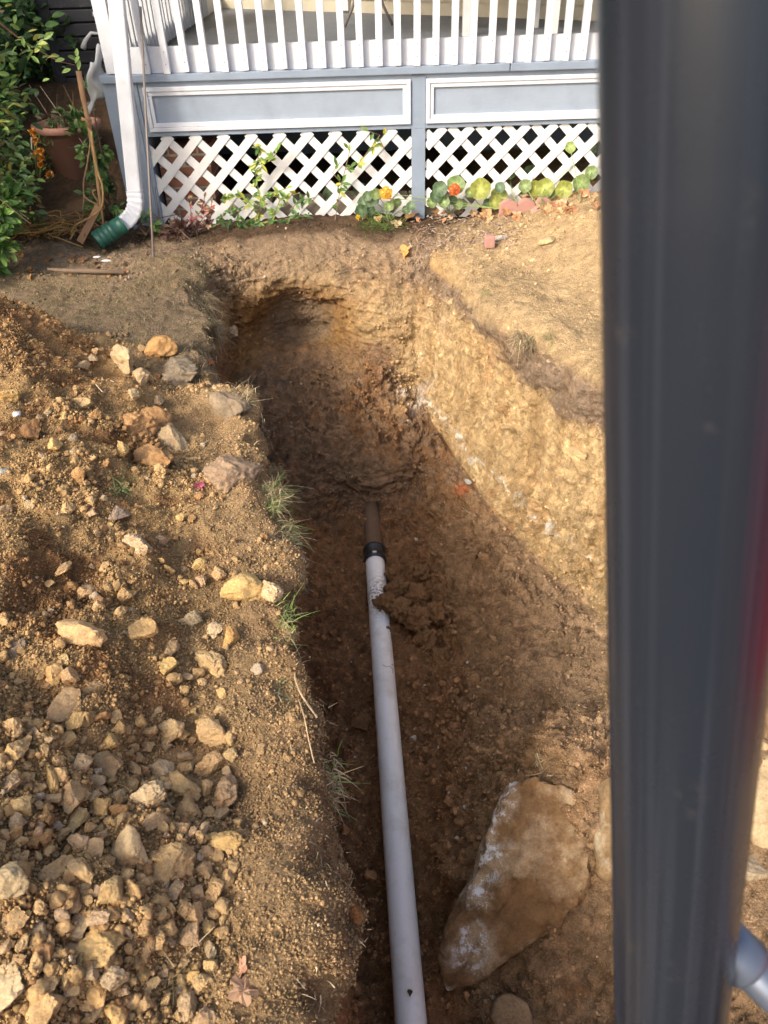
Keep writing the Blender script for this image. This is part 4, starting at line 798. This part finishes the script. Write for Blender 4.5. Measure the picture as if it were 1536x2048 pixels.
# long trailing branch with sparse leaves in front of the dark slats
tb_ = empty('branch', tuple(at(0, 200, y=5.3)), 'long thin reddish twig with few leaves reaching out from the shrub', 'twig')
pth = [at(a, b, y=5.3+.002*a) for a, b in ((-20, 20), (30, 60), (70, 90), (110, 115), (150, 130))]; pth = [at(a, b, y=5.4) for a, b in ((-30, 25), (10, 55), (45, 82), (85, 105), (120, 124), (150, 130))]
MB().tube(pth, [.006, .006, .005, .004, .003, .002], 6, (.2, .08, .05)).build('stem', M_STEM, tb_, True); lv = MB()
for a, b in ((68, 92), (100, 100), (100, 112), (130, 118), (135, 112), (155, 115), (160, 120), (158, 112), (142, 138), (45, 75), (40, 60), (30, 48)):
    lv.leaf(at(a, b, y=5.39), rv(1), (0, -1, .6), .06, .026, jit(LTG, .2))
lv.build('foliage', M_LEAF, tb_)
# dark slatted box
M_ACm = M_DARKW
ac = empty('slatted_box', (-2.75, 8.25, .5), 'dark grey slatted metal box standing in the shade behind the shrubs', 'utility box')
cA = at(112, 0, y=8.1); cB = at(240, 190, y=8.1); zb_ = float(cB[2]); x0_, x1_ = float(at(118, 190, y=8.1)[0]), float(at(118, 190, y=8.1)[0])+1.05
MB().box((x0_, 8.1, zb_), (x0_+.1, 8.2, zb_+1.5)).box((x0_+.1, 8.16, zb_), (x1_, 8.9, zb_+1.5)).box((x0_+.1, 8.1, zb_), (x1_, 8.15, zb_+.03)).build('frame', M_DARKW, ac, bevel=.004)
sl_ = MB(); zq = zb_+.06
while zq < zb_+1.45: sl_.box((x0_+.1, 8.105, zq), (x1_, 8.14, zq+.09)); zq += .105
sl_.build('slats', paint('slat_grey', (.03, .03, .037), .5, .2), ac, bevel=.006)
sp = empty('garden_tap', tuple(at(200, 40, y=8.0)), 'grey garden tap with pale bent spout in front of the dark slatted box', 'tap')
MB().tube([at(213, 28, y=8.05), at(185, 29, y=8.0)], .02, 10).build('handle', M_WHITE, sp, True)
MB().tube([at(200, 30, y=8.03), at(200, 62, y=8.03), at(200, 68, y=8.02)], [.02, .022, .026], 10, (1, 1, 1)).build('valve', M_GREY, sp, True)
MB().tube([at(204, 68, y=8.02), at(182, 66, y=8.0), at(170, 82, y=7.98), at(166, 97, y=7.98)], [.012, .014, .018, .026], 10).build('spout', M_LATT, sp, True)
# pot
pz = .02; pc = at(147, 374, z=pz); pc[1] = 6.75; pc = at(147, 374, y=6.75); pz = float(pc[2])
pt = empty('flower_pot', (pc[0], 6.95, pz), 'large faded terracotta pot standing in the shade beside the porch', 'flower pot')
MB().lathe([(0, 0), (.15, 0), (.165, .02), (.235, .40), (.25, .405), (.262, .415), (.262, .44), (.25, .45), (.235, .44), (.22, .36), (0, .36)], (pc[0], 6.95, pz), 40).build('pot_body', M_TERRA, pt, True)
MB().lathe([(.262, .40), (.275, .405), (.275, .448), (.255, .455)], (pc[0], 6.95, pz), 40).build('rim', M_TERRA, pt, True)
MB().lathe([(0, .375), (.15, .38), (.222, .37)], (pc[0], 6.95, pz), 24, (.08, .05, .03)).build('potting_soil', M_SOIL, pt)
pg = shrub('pot_plant', 'withered grey green plant growing in the terracotta pot', 'plant', [((pc[0], 6.95, pz+.5), (.22, .2, .08))], 260, [(.1, .13, .05), (.2, .16, .1), (.22, .18, .13), MDG], .05, 6, (pc[0], 6.95, pz+.38), 'narrow')
mg = empty('marigold', tuple(at(70, 372, y=6.3)), 'marigold with a column of orange flowers left of the terracotta pot', 'flowers'); st = MB(); fl = MB(); lf = MB()
def marig(b, p, r=.024, col=(.50, .21, .03)):
    for k in range(26):
        d = rv(1).normalized()+Vector((0, -.3, .4)); b.leaf(Vector(p)+d*.003, d, rv(1), r*random.uniform(.8, 1.1), r*.6, jit(col, .15), .3)
for a, b in ((66, 265), (72, 282), (68, 310), (82, 304), (84, 318), (83, 332), (100, 350)): marig(fl, at(a, b, y=6.35), .034); st.tube([at(78, 372, y=6.4), at(a, b, y=6.36)], .004, 5, (.12, .16, .05))
for _ in range(60): lf.leaf(Vector(at(82+random.uniform(-22, 22), 320+random.uniform(-50, 50), y=6.42)), rv(1), rv(1), .05, .012, jit(MDG), .1, 'narrow')
st.build('stem', M_STEM, mg); lf.build('foliage', M_LEAF, mg); fl.build('blossom', M_DRY, mg)
# stake, cords, yellow vines
stp = [at(157, 142, y=5.55), at(166, 195, y=5.54), at(178, 250, y=5.52), at(190, 320, y=5.5), at(201, 410, y=5.48), at(211, 470, y=5.46)]
se = empty('garden_stake', tuple(stp[-1]), 'tall bare brown stake with a broken stub leaning beside the pot', 'stake')
MB().tube(stp, [.017, .016, .014, .012, .010, .007], 10).build('pole', M_WOOD, se, True)
MB().tube([at(163, 238, y=5.5), at(172, 240, y=5.5), at(183, 262, y=5.52)], [.014, .012, .009], 8).build('stub', M_WOOD, se, True)
CORD = (.30, .19, .07)
def cord(name, pts, r, label, cat, col, y=5.45, sm=4):
    P3 = [np.array(p) for p in pts]; o_ = []
    for i in range(len(P3)-1):
        a, b, c, d = P3[max(i-1, 0)], P3[i], P3[i+1], P3[min(i+2, len(P3)-1)]
        for k in range(sm):
            t = k/sm; o_.append(.5*((2*b)+(-a+c)*t+(2*a-5*b+4*c-d)*t*t+(-a+3*b-3*c+d)*t**3))
    o_.append(P3[-1]); ob = MB().tube(o_, r, 6, col).build(name, M_STEM, loc=tuple(P3[0]), smooth=True); return tag(ob, label, cat)
cord('twine', [at(a, b, y=5.43) for a, b in ((183, 262), (187, 300), (196, 345), (205, 375), (203, 415), (180, 435), (152, 450), (142, 470))], .007, 'yellow brown twine hanging from the stake and curling to the ground', 'twine', CORD)
cord('twine', [at(a, b, y=5.5) for a, b in ((182, 275), (174, 330), (167, 365), (168, 395), (165, 420))], .005, 'thin dull twine hanging straight down left of the stake', 'twine', (.28, .2, .1))
cord('twine', [at(a, b, y=5.5) for a, b in ((168, 392), (180, 402), (198, 408), (185, 385), (192, 380))], .006, 'short loop of twine crossing behind the stake', 'twine', CORD)
vn = MB(); vc = at(110, 465, y=5.6)
for k in range(46):
    c = Vector((-2.35+random.gauss(0, .22), 5.6+random.gauss(0, .16), .04)); c.z = .02; rr = random.uniform(.05, .17); a0 = random.uniform(0, 6.28); pts = []
    for j in range(8):
        a = a0+j*.5*random.uniform(.7, 1.2); pts.append(c+Vector((rr*math.cos(a), rr*.8*math.sin(a), .03+.05*math.sin(j*.5)+random.uniform(0, .05))))
    vn.tube(pts, .005, 5, jit((.26, .14, .035), .3), cap=False)
tag(vn.build('dried_vines', M_STEM, loc=(-2.35, 5.6, 0)), 'tangle of dried orange yellow stems lying on the ground left of the green adapter', 'dried stems', kind='stuff')
tag(MB().bar(at(198, 412, y=5.5), at(160, 485, z=.03), .05, .018, (0, -1, .4)).build('board_scrap', M_WOOD, loc=tuple(at(160, 485, z=.03)), bevel=.004), 'short weathered board leaning in the dried stems', 'board')
lg = [at(a, b, z=.03) for a, b in ((96, 538), (130, 541), (180, 542), (250, 545))]; tag(MB().tube(lg, [.008, .013, .016, .012], 8).build('fallen_branch', paint('branchbark', (.15, .10, .065), .9, .4), loc=tuple(lg[0]), smooth=True), 'dead branch lying across the flat ground below the green adapter', 'branch')
cord('grey_twig', [at(a, b, y=6.1) for a, b in ((63, 275), (63, 310), (50, 335), (52, 380))], .006, 'thin pale grey twig standing left of the marigold', 'twig', (.35, .3, .25))
for a, b, lab in ((213, 524, 'small crumpled white scrap on the ground below the green adapter'), (195, 516, 'second pale scrap left of the crumpled white one')):
    p, n, d = hit(a, b); V, Fc = stone(a, 2, 6, .1); me = npmesh('scrap', V*np.array([.034, .012, .008])+p+[0, 0, .008], Fc); tag(link('litter_scrap', me, M_WHITE if a > 200 else M_LATT, loc=tuple(p)), lab, 'scrap')
# dry leaves: lobed outline, curled
def dryleaf(p, n, r, col, lobes=5, name='dry_leaf', label='', cat='leaf', group=None):
    b = MB(); p = Vector(p); q = (Vector(n)+rv(.35)).normalized().to_track_quat('Z', 'Y'); ph = random.random()*6; N_ = 20; vs = [p+Vector((0, 0, r*.12))]; cu = random.uniform(.2, .7)
    for rr in (.55, 1):
        for k in range(N_):
            t = 2*math.pi*k/N_; m = .62+.38*abs(math.cos(t*lobes/2)) if rr == 1 else .55; m *= 1+.1*random.uniform(-1, 1)
            vs.append(p+q @ Vector((r*rr*m*math.cos(t+ph), r*rr*m*math.sin(t+ph)*.85, r*(cu*rr*rr*math.cos(2*(t+ph))*.5+.2)+random.uniform(-.08, .08)*r)))
    b.add(vs, [(0, 1+k, 1+(k+1) % N_) for k in range(N_)]+[(1+k, 1+N_+k, 1+N_+(k+1) % N_, 1+(k+1) % N_) for k in range(N_)], jit(col, .12))
    o = b.build(name, M_DRY, loc=tuple(p)); return tag(o, label, cat, group)
DL = [(822, 440, 26, 'large crisp orange brown leaf right of the marigold clump', (.50, .27, .10)), (812, 507, 20, 'single orange leaf on the bank below the marigold clump', (.55, .30, .09)), (875, 430, 16, 'brown curled leaf in the mulch below the orange nasturtium', (.42, .23, .10)), (845, 415, 14, 'pale tan leaf at the foot of the centre post', (.5, .3, .14)), (490, 1990, 36, 'large dry maple leaf on the turf at the bottom of the picture', (.42, .25, .14)), (487, 1935, 22, 'curled dry leaf just above the large maple leaf', (.40, .22, .13)), (310, 905, 10, 'small dark leaf on the heap', (.25, .12, .06)), (398, 975, 12, 'small magenta leaf on the left bank beside the turf clod', (.3, .05, .09))]
for a, b, s_, lab, c in DL:
    p, n, d = hit(a, b); dryleaf(p+np.array([0, 0, .008]), n, s_*d/FPX, c, label=lab)
for i in range(90):
    t = random.random(); a = random.choice([random.uniform(700, 960), random.uniform(930, 1190), random.uniform(960, 1190), random.uniform(310, 420)]); b = 452-(a-300)*.045+random.uniform(-22, 22)
    p, n, d = hit(a, b); dryleaf(p+np.array([0, 0, .01+random.random()*.03]), (0, -.4, 1), random.uniform(.018, .045), random.choice([(.45, .22, .1), (.5, .3, .14), (.38, .18, .09), (.55, .36, .2)]), random.choice((3, 5)), label='dry brown leaf in the litter along the foot of the lattice', group='dry leaves along the lattice foot')
for i in range(50):
    p, n, d = hit(random.uniform(0, 260), random.uniform(440, 560)); dryleaf(p+np.array([0, 0, .01]), n, random.uniform(.015, .035), random.choice([(.3, .15, .06), (.2, .12, .06), (.38, .2, .07)]), 3, label='dry brown leaf on the shaded ground left of the porch corner', group='dry leaves left of the porch corner')
# mulch chips
ml = MB()
for i in range(420):
    a = random.uniform(820, 1040); b = random.uniform(428, 500)-(a-820)*.03; p, n, d = hit(a, b, 9); dd = rv(1); dd.z *= .25; dd.normalize(); L_ = random.uniform(.015, .05); p = Vector(p)+Vector((0, 0, .006)); ml.bar(p-dd*L_/2, p+dd*L_/2, random.uniform(.003, .008), .003, (0, 0, 1), jit(random.choice([(.3, .2, .14), (.16, .10, .07), (.42, .33, .26)]), .2))
tag(ml.build('mulch', M_STEM), 'shredded bark mulch in front of the centre post', 'mulch', kind='stuff')
# pink scalloped edging
def scallop(name, c, ang, wd, ht, dp, nsc, label, tilt=0):
    b = MB(); prof = [(-wd/2, 0)]
    for s in range(nsc):
        for k in range(9):
            t = math.pi*(1-k/8); prof.append((-wd/2+wd/nsc*(s+.5)+math.cos(t)*wd/nsc/2*.97, ht*.6+math.sin(t)*ht*.4))
    prof.append((wd/2, 0)); n = len(prof); Rz = Matrix.Rotation(ang, 4, 'Z') @ Matrix.Rotation(tilt, 4, 'X')
    vs = [Vector(c)+Rz @ Vector((x_, y_, z_)) for y_ in (-dp/2, dp/2) for x_, z_ in prof]
    b.add(vs, [tuple(range(n)), tuple(range(2*n-1, n-1, -1))]+[(i, i+n, (i+1) % n+n, (i+1) % n) for i in range(n)])
    return tag(b.build(name, M_BRICKP, loc=tuple(c), bevel=.004), label, 'edging block')
pE = hit(1050, 425)[0]; yE = 5.5
c1 = at(1050, 432, y=5.62); scallop('edging_block', c1, R(3), .13*2.9, .12, .05, 3, 'dusty pink scalloped edging block with three arches, leftmost one before the lattice')
c2 = at(1135, 440, y=5.45); scallop('edging_block', (c2[0], c2[1], c2[2]), R(5), .52, .10, .06, 5, 'long dusty pink scalloped edging block half buried by the right mound', R(-38))
c3 = at(978, 488, y=4.98); tag(MB().box((c3[0]-.03, c3[1]-.03, c3[2]-.02), (c3[0]+.035, c3[1]+.03, c3[2]+.055)).build('brick_piece', M_BRICKP, bevel=.012, loc=tuple(c3)), 'small broken piece of pink brick on the edge of the right mound', 'brick piece')
# nasturtiums
def nast(label, leaves, flowers, foot, y=5.78):
    e = empty('nasturtium', tuple(hit(*foot)[0]), label, 'flowers'); st = MB(); lf = MB(); f = Vector(hit(*foot)[0])
    for a, b, r, c in leaves:
        p = Vector(at(a, b, y=y-random.uniform(0, .1))); lf.disc(p, (random.uniform(-.3, .3), -1, random.uniform(.1, .7)), r*6.0/FPX, jit(c, .1)); m = (p+f)/2+Vector((random.uniform(-.03, .03), .03, 0)); st.tube([f+rv(.01), m, p], .0025, 4, (.2, .28, .08), cap=False)
    st.build('stem', M_STEM, e); lf.build('foliage', M_LEAF, e)
    for a, b, r, c in flowers:
        fb = MB(); p = Vector(at(a, b, y=y-.13))
        for k in range(5):
            t = k*1.2566+.3; fb.disc(p+Vector((math.cos(t)*.55, -.1, math.sin(t)*.55))*r*6/FPX, (math.cos(t)*.3, -1, math.sin(t)*.3), r*.62*6/FPX, c, 8, .1, .12)
        fb.disc(p+Vector((0, -.006, 0)), (0, -1, 0), r*.28*6/FPX, (.35, .05, .01), 8); fb.build('blossom', M_LEAF, e)
DN = (.085, .14, .06); LN = (.30, .32, .065); MN = (.17, .24, .075)
nast('nasturtium with dark round leaves and one yellow flower left of the centre post', [(744, 398, 15, DN), (738, 420, 11, DN), (728, 405, 12, DN), (752, 388, 10, MN), (778, 412, 9, MN), (722, 422, 12, DN), (735, 392, 9, DN), (795, 405, 8, MN), (822, 412, 9, DN), (812, 420, 8, DN)], [(772, 386, 11, (.70, .36, .04))], (775, 440))
nast('nasturtium with green leaves and an orange flower right of the centre post', [(880, 378, 14, DN), (872, 392, 12, DN), (912, 370, 17, MN), (888, 403, 11, MN), (864, 405, 10, MN), (917, 408, 10, MN), (925, 408, 9, MN), (905, 400, 9, DN)], [(909, 379, 10, (.62, .14, .03))], (900, 430))
nast('nasturtium with two large yellow green round leaves on the lattice', [(961, 378, 19, LN), (998, 392, 16, LN), (990, 405, 13, LN), (975, 407, 9, DN), (1000, 375, 10, DN), (940, 385, 9, MN)], [], (975, 425))
nast('nasturtium with three bright yellow leaves in a row above the pink edging', [(1090, 376, 17, LN), (1070, 377, 14, LN), (1128, 379, 16, LN), (1102, 385, 10, MN), (1050, 372, 12, MN)], [], (1085, 420))
nast('nasturtium with one green leaf beside the black post', [(1162, 367, 16, MN), (1183, 345, 12, MN), (1140, 295, 10, (.3, .38, .12))], [], (1165, 405))
nast('nasturtium leaves glowing green in the shade behind the lattice', [(a, b, r, DN) for a, b, r in ((1020, 345, 12), (1060, 345, 13), (1075, 330, 10), (1045, 380, 12), (1100, 350, 10), (720, 380, 14), (660, 385, 13), (1015, 380, 11), (1180, 300, 12))], [], (1040, 425), y=6.02)
mb = empty('marigold', tuple(hit(755, 455)[0]), 'feathery marigold clump with one yellow bloom at the lattice foot', 'flowers'); lf = MB(); f = Vector(hit(755, 458)[0])
for _ in range(420):
    d = Vector((random.gauss(0, .6), random.gauss(-.3, .4), abs(random.gauss(.5, .4)))).normalized(); q = f+Vector((random.gauss(0, .06), random.gauss(0, .04), 0))+d*random.uniform(.01, .14); lf.leaf(q, d+rv(.5), rv(1), .03, .005, jit((.09, .17, .03), .3), .1, 'narrow')
lf.build('foliage', M_LEAF, mb); fl = MB(); marig(fl, at(716, 436, y=5.6), .02, (.75, .5, .04)); fl.build('blossom', M_DRY, mb)
def vine(label, paths, cols, ls, y=5.8, dens=1.0, name='vine', cat='vine'):
    e = empty(name, tuple(at(*paths[0][0], y=y)), label, cat); st = MB(); lf = MB()
    for pa in paths:
        pts = [Vector(at(a, b, y=y+random.uniform(-.03, .01))) for a, b in pa]; st.tube(pts, .003, 5, (.2, .14, .07), cap=False)
        for i in range(len(pts)-1):
            L_ = (pts[i+1]-pts[i]).length
            for k in range(int(L_/.022*dens)+1):
                q = pts[i].lerp(pts[i+1], random.random()); lf.leaf(q, Vector((random.gauss(0, 1), -.4, random.gauss(.2, .8))), Vector((0, -1, .6))+rv(.3), ls*random.uniform(.6, 1.2), ls*.38, jit(random.choice(cols), .2), .15)
    st.build('stem', M_STEM, e); lf.build('foliage', M_LEAF, e); return e
vine('bright green leafy vine climbing the left half of the lattice', [[(515, 455), (520, 400), (510, 340), (520, 300), (505, 285)], [(520, 400), (545, 385), (580, 375)], [(515, 420), (480, 390), (440, 400)], [(515, 330), (545, 320), (555, 300)], [(540, 450), (560, 400), (600, 385)]], [MDG, LTG, LTG, YLG], .06, dens=1.5)
vine('thin vine with a few yellowing leaves left of the centre post', [[(670, 440), (680, 380), (690, 340), (700, 300), (690, 290)], [(690, 340), (720, 325), (760, 270), (735, 262)], [(685, 370), (665, 345), (680, 325)], [(770, 300), (760, 280), (775, 262)]], [LTG, YLG, MDG], .065, dens=.45)
vine('low green vine spreading along the lattice foot left of the middle', [[(430, 450), (470, 440), (500, 448), (560, 440), (620, 430)], [(440, 440), (450, 425), (480, 420)], [(580, 420), (600, 400), (630, 395)], [(470, 448), (490, 460), (510, 455)]], [MDG, DKG, (.14, .26, .06)], .06, 5.72, 1.3)
vine('pinkish red small leaved plant at the foot of the lattice', [[(385, 450), (380, 410), (375, 395)], [(385, 450), (405, 415), (410, 390)], [(395, 450), (420, 420), (425, 400)]], [(.42, .14, .13), (.35, .12, .1), (.3, .2, .1), (.4, .22, .2)], .05, 5.7, 1.2, 'red_plant', 'plant')
shrub('stump_tuft', 'dark brown matted tuft between the rod and the red plant', 'tuft', [((-1.35, 5.55, .06), (.1, .08, .05))], 260, [(.10, .05, .04), (.14, .08, .06)], .05, 3, (-1.35, 5.55, 0), 'narrow')
# ------------------------------------------------------------------ grass
def blades(b, p, n, num, L, spread, cols, droop=.6, lean=(0, 0, 0), wdt=.0021):
    p = Vector(p); num = int(num*1.5) if num > 3 else num; spread = spread*1.35; kk = .026 if num < 60 else .042
    for _ in range(num):
        d = (Vector(n)*.8+rv(spread)+Vector(lean)).normalized(); l = L*.68*random.uniform(.3, 1.2); cg = lambda: max(-1.4, min(1.4, random.gauss(0, 1))); q = p+Vector((cg()*kk*.6, cg()*kk*1.3, random.gauss(0, kk*.3)-.5*abs(random.gauss(0, kk))*(lean[2] < 0))); l *= random.choice((.5, .8, 1)); bend = rv(.35)*l; pts = []
        side = d.cross(Vector((0, 0, 1))+rv(.2)).normalized(); c = jit(random.choice(cols), .2); vs = []
        for k in range(5):
            t = k/4; c_ = q+d*(l*t)+Vector((0, 0, -droop*l*t*t))+bend*(t*t); ww = wdt*(1-t*.8); vs += [c_-side*ww, c_+side*ww]
        b.add(vs, [(2*k, 2*k+1, 2*k+3, 2*k+2) for k in range(4)], c)
STR = (.55, .44, .25); GG = (.20, .30, .08); GD = (.30, .24, .13)
TUFTS = [(478, 800, 'long pale straw tuft sticking out over the trench high on the left rim', 90, .17, [STR, STR, GD], (.9, -.1, .05), .12),
 (545, 1000, 'dense mixed green and straw tuft hanging over the left rim', 210, .12, [STR, GD, GG, GD], (.5, 0, .1), .5),
 (560, 1075, 'thick rooty tuft with green blades below the dense mixed one', 240, .12, [GD, GG, STR, (.2, .15, .09)], (.6, -.1, -.1), .7),
 (545, 950, 'straw coloured tuft beside the large turf clod at the rim', 110, .13, [STR, GD, STR], (.8, 0, .2), .3),
 (565, 1245, 'small fresh green tuft on the rim below the round stone', 55, .12, [(.24, .36, .09), (.3, .4, .12), STR], (.5, -.1, .3), .35),
 (650, 1555, 'straw and green tuft hanging down over the trench in the lower left', 80, .12, [STR, GG, GD, STR], (.8, -.3, -.2), .7),
 (245, 962, 'green grass tuft lying on the left heap', 60, .10, [(.17, .25, .09), (.22, .3, .12)], (.3, 0, .0), .4),
 (545, 1190, 'wispy dry roots beside the round rim stone', 26, .09, [STR, GD], (.8, 0, -.2), .5),
 (395, 760, 'dry roots sprouting from the big grey turf lump', 60, .10, [GD, STR], (.2, 0, .2), .7),
 (408, 600, 'mat of dry roots at the far left corner of the trench', 170, .16, [GD, (.25, .18, .11), STR], (.5, -.1, -.3), .9),
 (430, 650, 'hanging roots on the upper left rim below the far corner', 130, .15, [GD, (.22, .15, .09)], (.5, -.1, -.4), .9),
 (975, 590, 'small green and brown tuft on the right rim', 70, .07, [GG, GD, GD], (-.3, -.4, .2), .5),
 (1050, 670, 'matted dry grass clump hanging on the right rim', 220, .10, [GD, STR, (.2, .15, .1)], (-.4, -.5, -.1), .8),
 (1100, 672, 'short grass clump right of the matted dry one', 60, .06, [GG, GD], (-.1, -.5, .2), .6),
 (1085, 1530, 'dry twiggy grass lying on the earth above the boulder', 30, .09, [STR, GD], (0, -.1, .1), .3),
 (340, 1965, 'pale cut straw blades on the turf at the bottom left', 14, .09, [STR, (.5, .45, .2)], (.6, .3, .1), .2),
 (565, 1395, 'green weed sprig on the rim above the lower tuft', 16, .05, [(.25, .36, .16)], (.4, 0, .3), .4),
 (628, 1022, 'small green sprig growing out of the trench slope', 10, .05, [(.14, .28, .07)], (0, -.4, .5), .2),
 (862, 1045, 'tiny grey green sprig on the slope right of the old pipe', 12, .04, [(.24, .24, .12)], (0, -.4, .5), .2)]
for a, b, lab, num, L_, cols, lean, droop in TUFTS:
    p, n, d = hit(a, b); bb = MB(); blades(bb, p, (0, 0, .6), int(num*(2.0 if num > 100 else 1.3)), L_*(1.0 if num > 100 else .85), .45, cols, droop, lean); tag(bb.build('grass_tuft', M_LEAF, loc=tuple(p)), lab, 'grass tuft')
gb = MB()
gm = np.nonzero(inview & (CI < 4.3) & (P[:, 2] < .08) & (P[:, 1] > 3.6) & (P[:, 1] < 5.7) & (P[:, 0] > -2.7))[0]
pk = RNG.choice(gm, 2600, p=AREA[gm]/AREA[gm].sum())
for k in pk: blades(gb, P[k], (0, 0, .35), 2, .045, .6, [(.19, .2, .07), (.3, .26, .13), (.36, .3, .17), (.15, .2, .06)], .3)
tag(gb.build('short_grass', M_LEAF), 'thin worn grass on the flat ground left of the far end of the trench', 'grass', kind='stuff')
rm = np.nonzero(inview & (np.abs(CI-4.1) < .5) & (P[:, 1] < 4.7))[0]; pk = RNG.choice(rm, 2200, p=AREA[rm]/AREA[rm].sum()); rb_ = MB()
for k in pk: blades(rb_, P[k], tuple(N[k]*.5), 1, .05, .8, [GD, STR, (.25, .19, .12)], .7, (.2, 0, -.2), .0014)
tag(rb_.build('root_hairs', M_STEM), 'fine dry root hairs and straw along the left rim of the trench', 'roots', kind='stuff')
def root(pts, r, lab, col=(.42, .3, .17)):
    q = [hit(a, b)[0]+np.array([.01, -.01, .012+random.uniform(0, .02)]) for a, b in pts]; cord('root', q, r, lab, 'root', col)
root([(535, 1300), (575, 1320), (590, 1370), (600, 1400), (630, 1440)], .0035, 'long pale root curling along the rim at mid height')
root([(590, 1400), (600, 1440), (612, 1480), (622, 1530)], .002, 'thin root running down to the lower tuft')
root([(190, 775), (205, 790), (212, 765), (225, 768)], .0025, 'short forked pale root on the upper heap', (.5, .38, .24))
root([(920, 1020), (935, 1030), (950, 1035)], .002, 'thin pale twig on the slope right of the old pipe')
root([(665, 560), (690, 545), (720, 540)], .003, 'dark root poking out of the bank in front of the lattice', (.12, .08, .05))
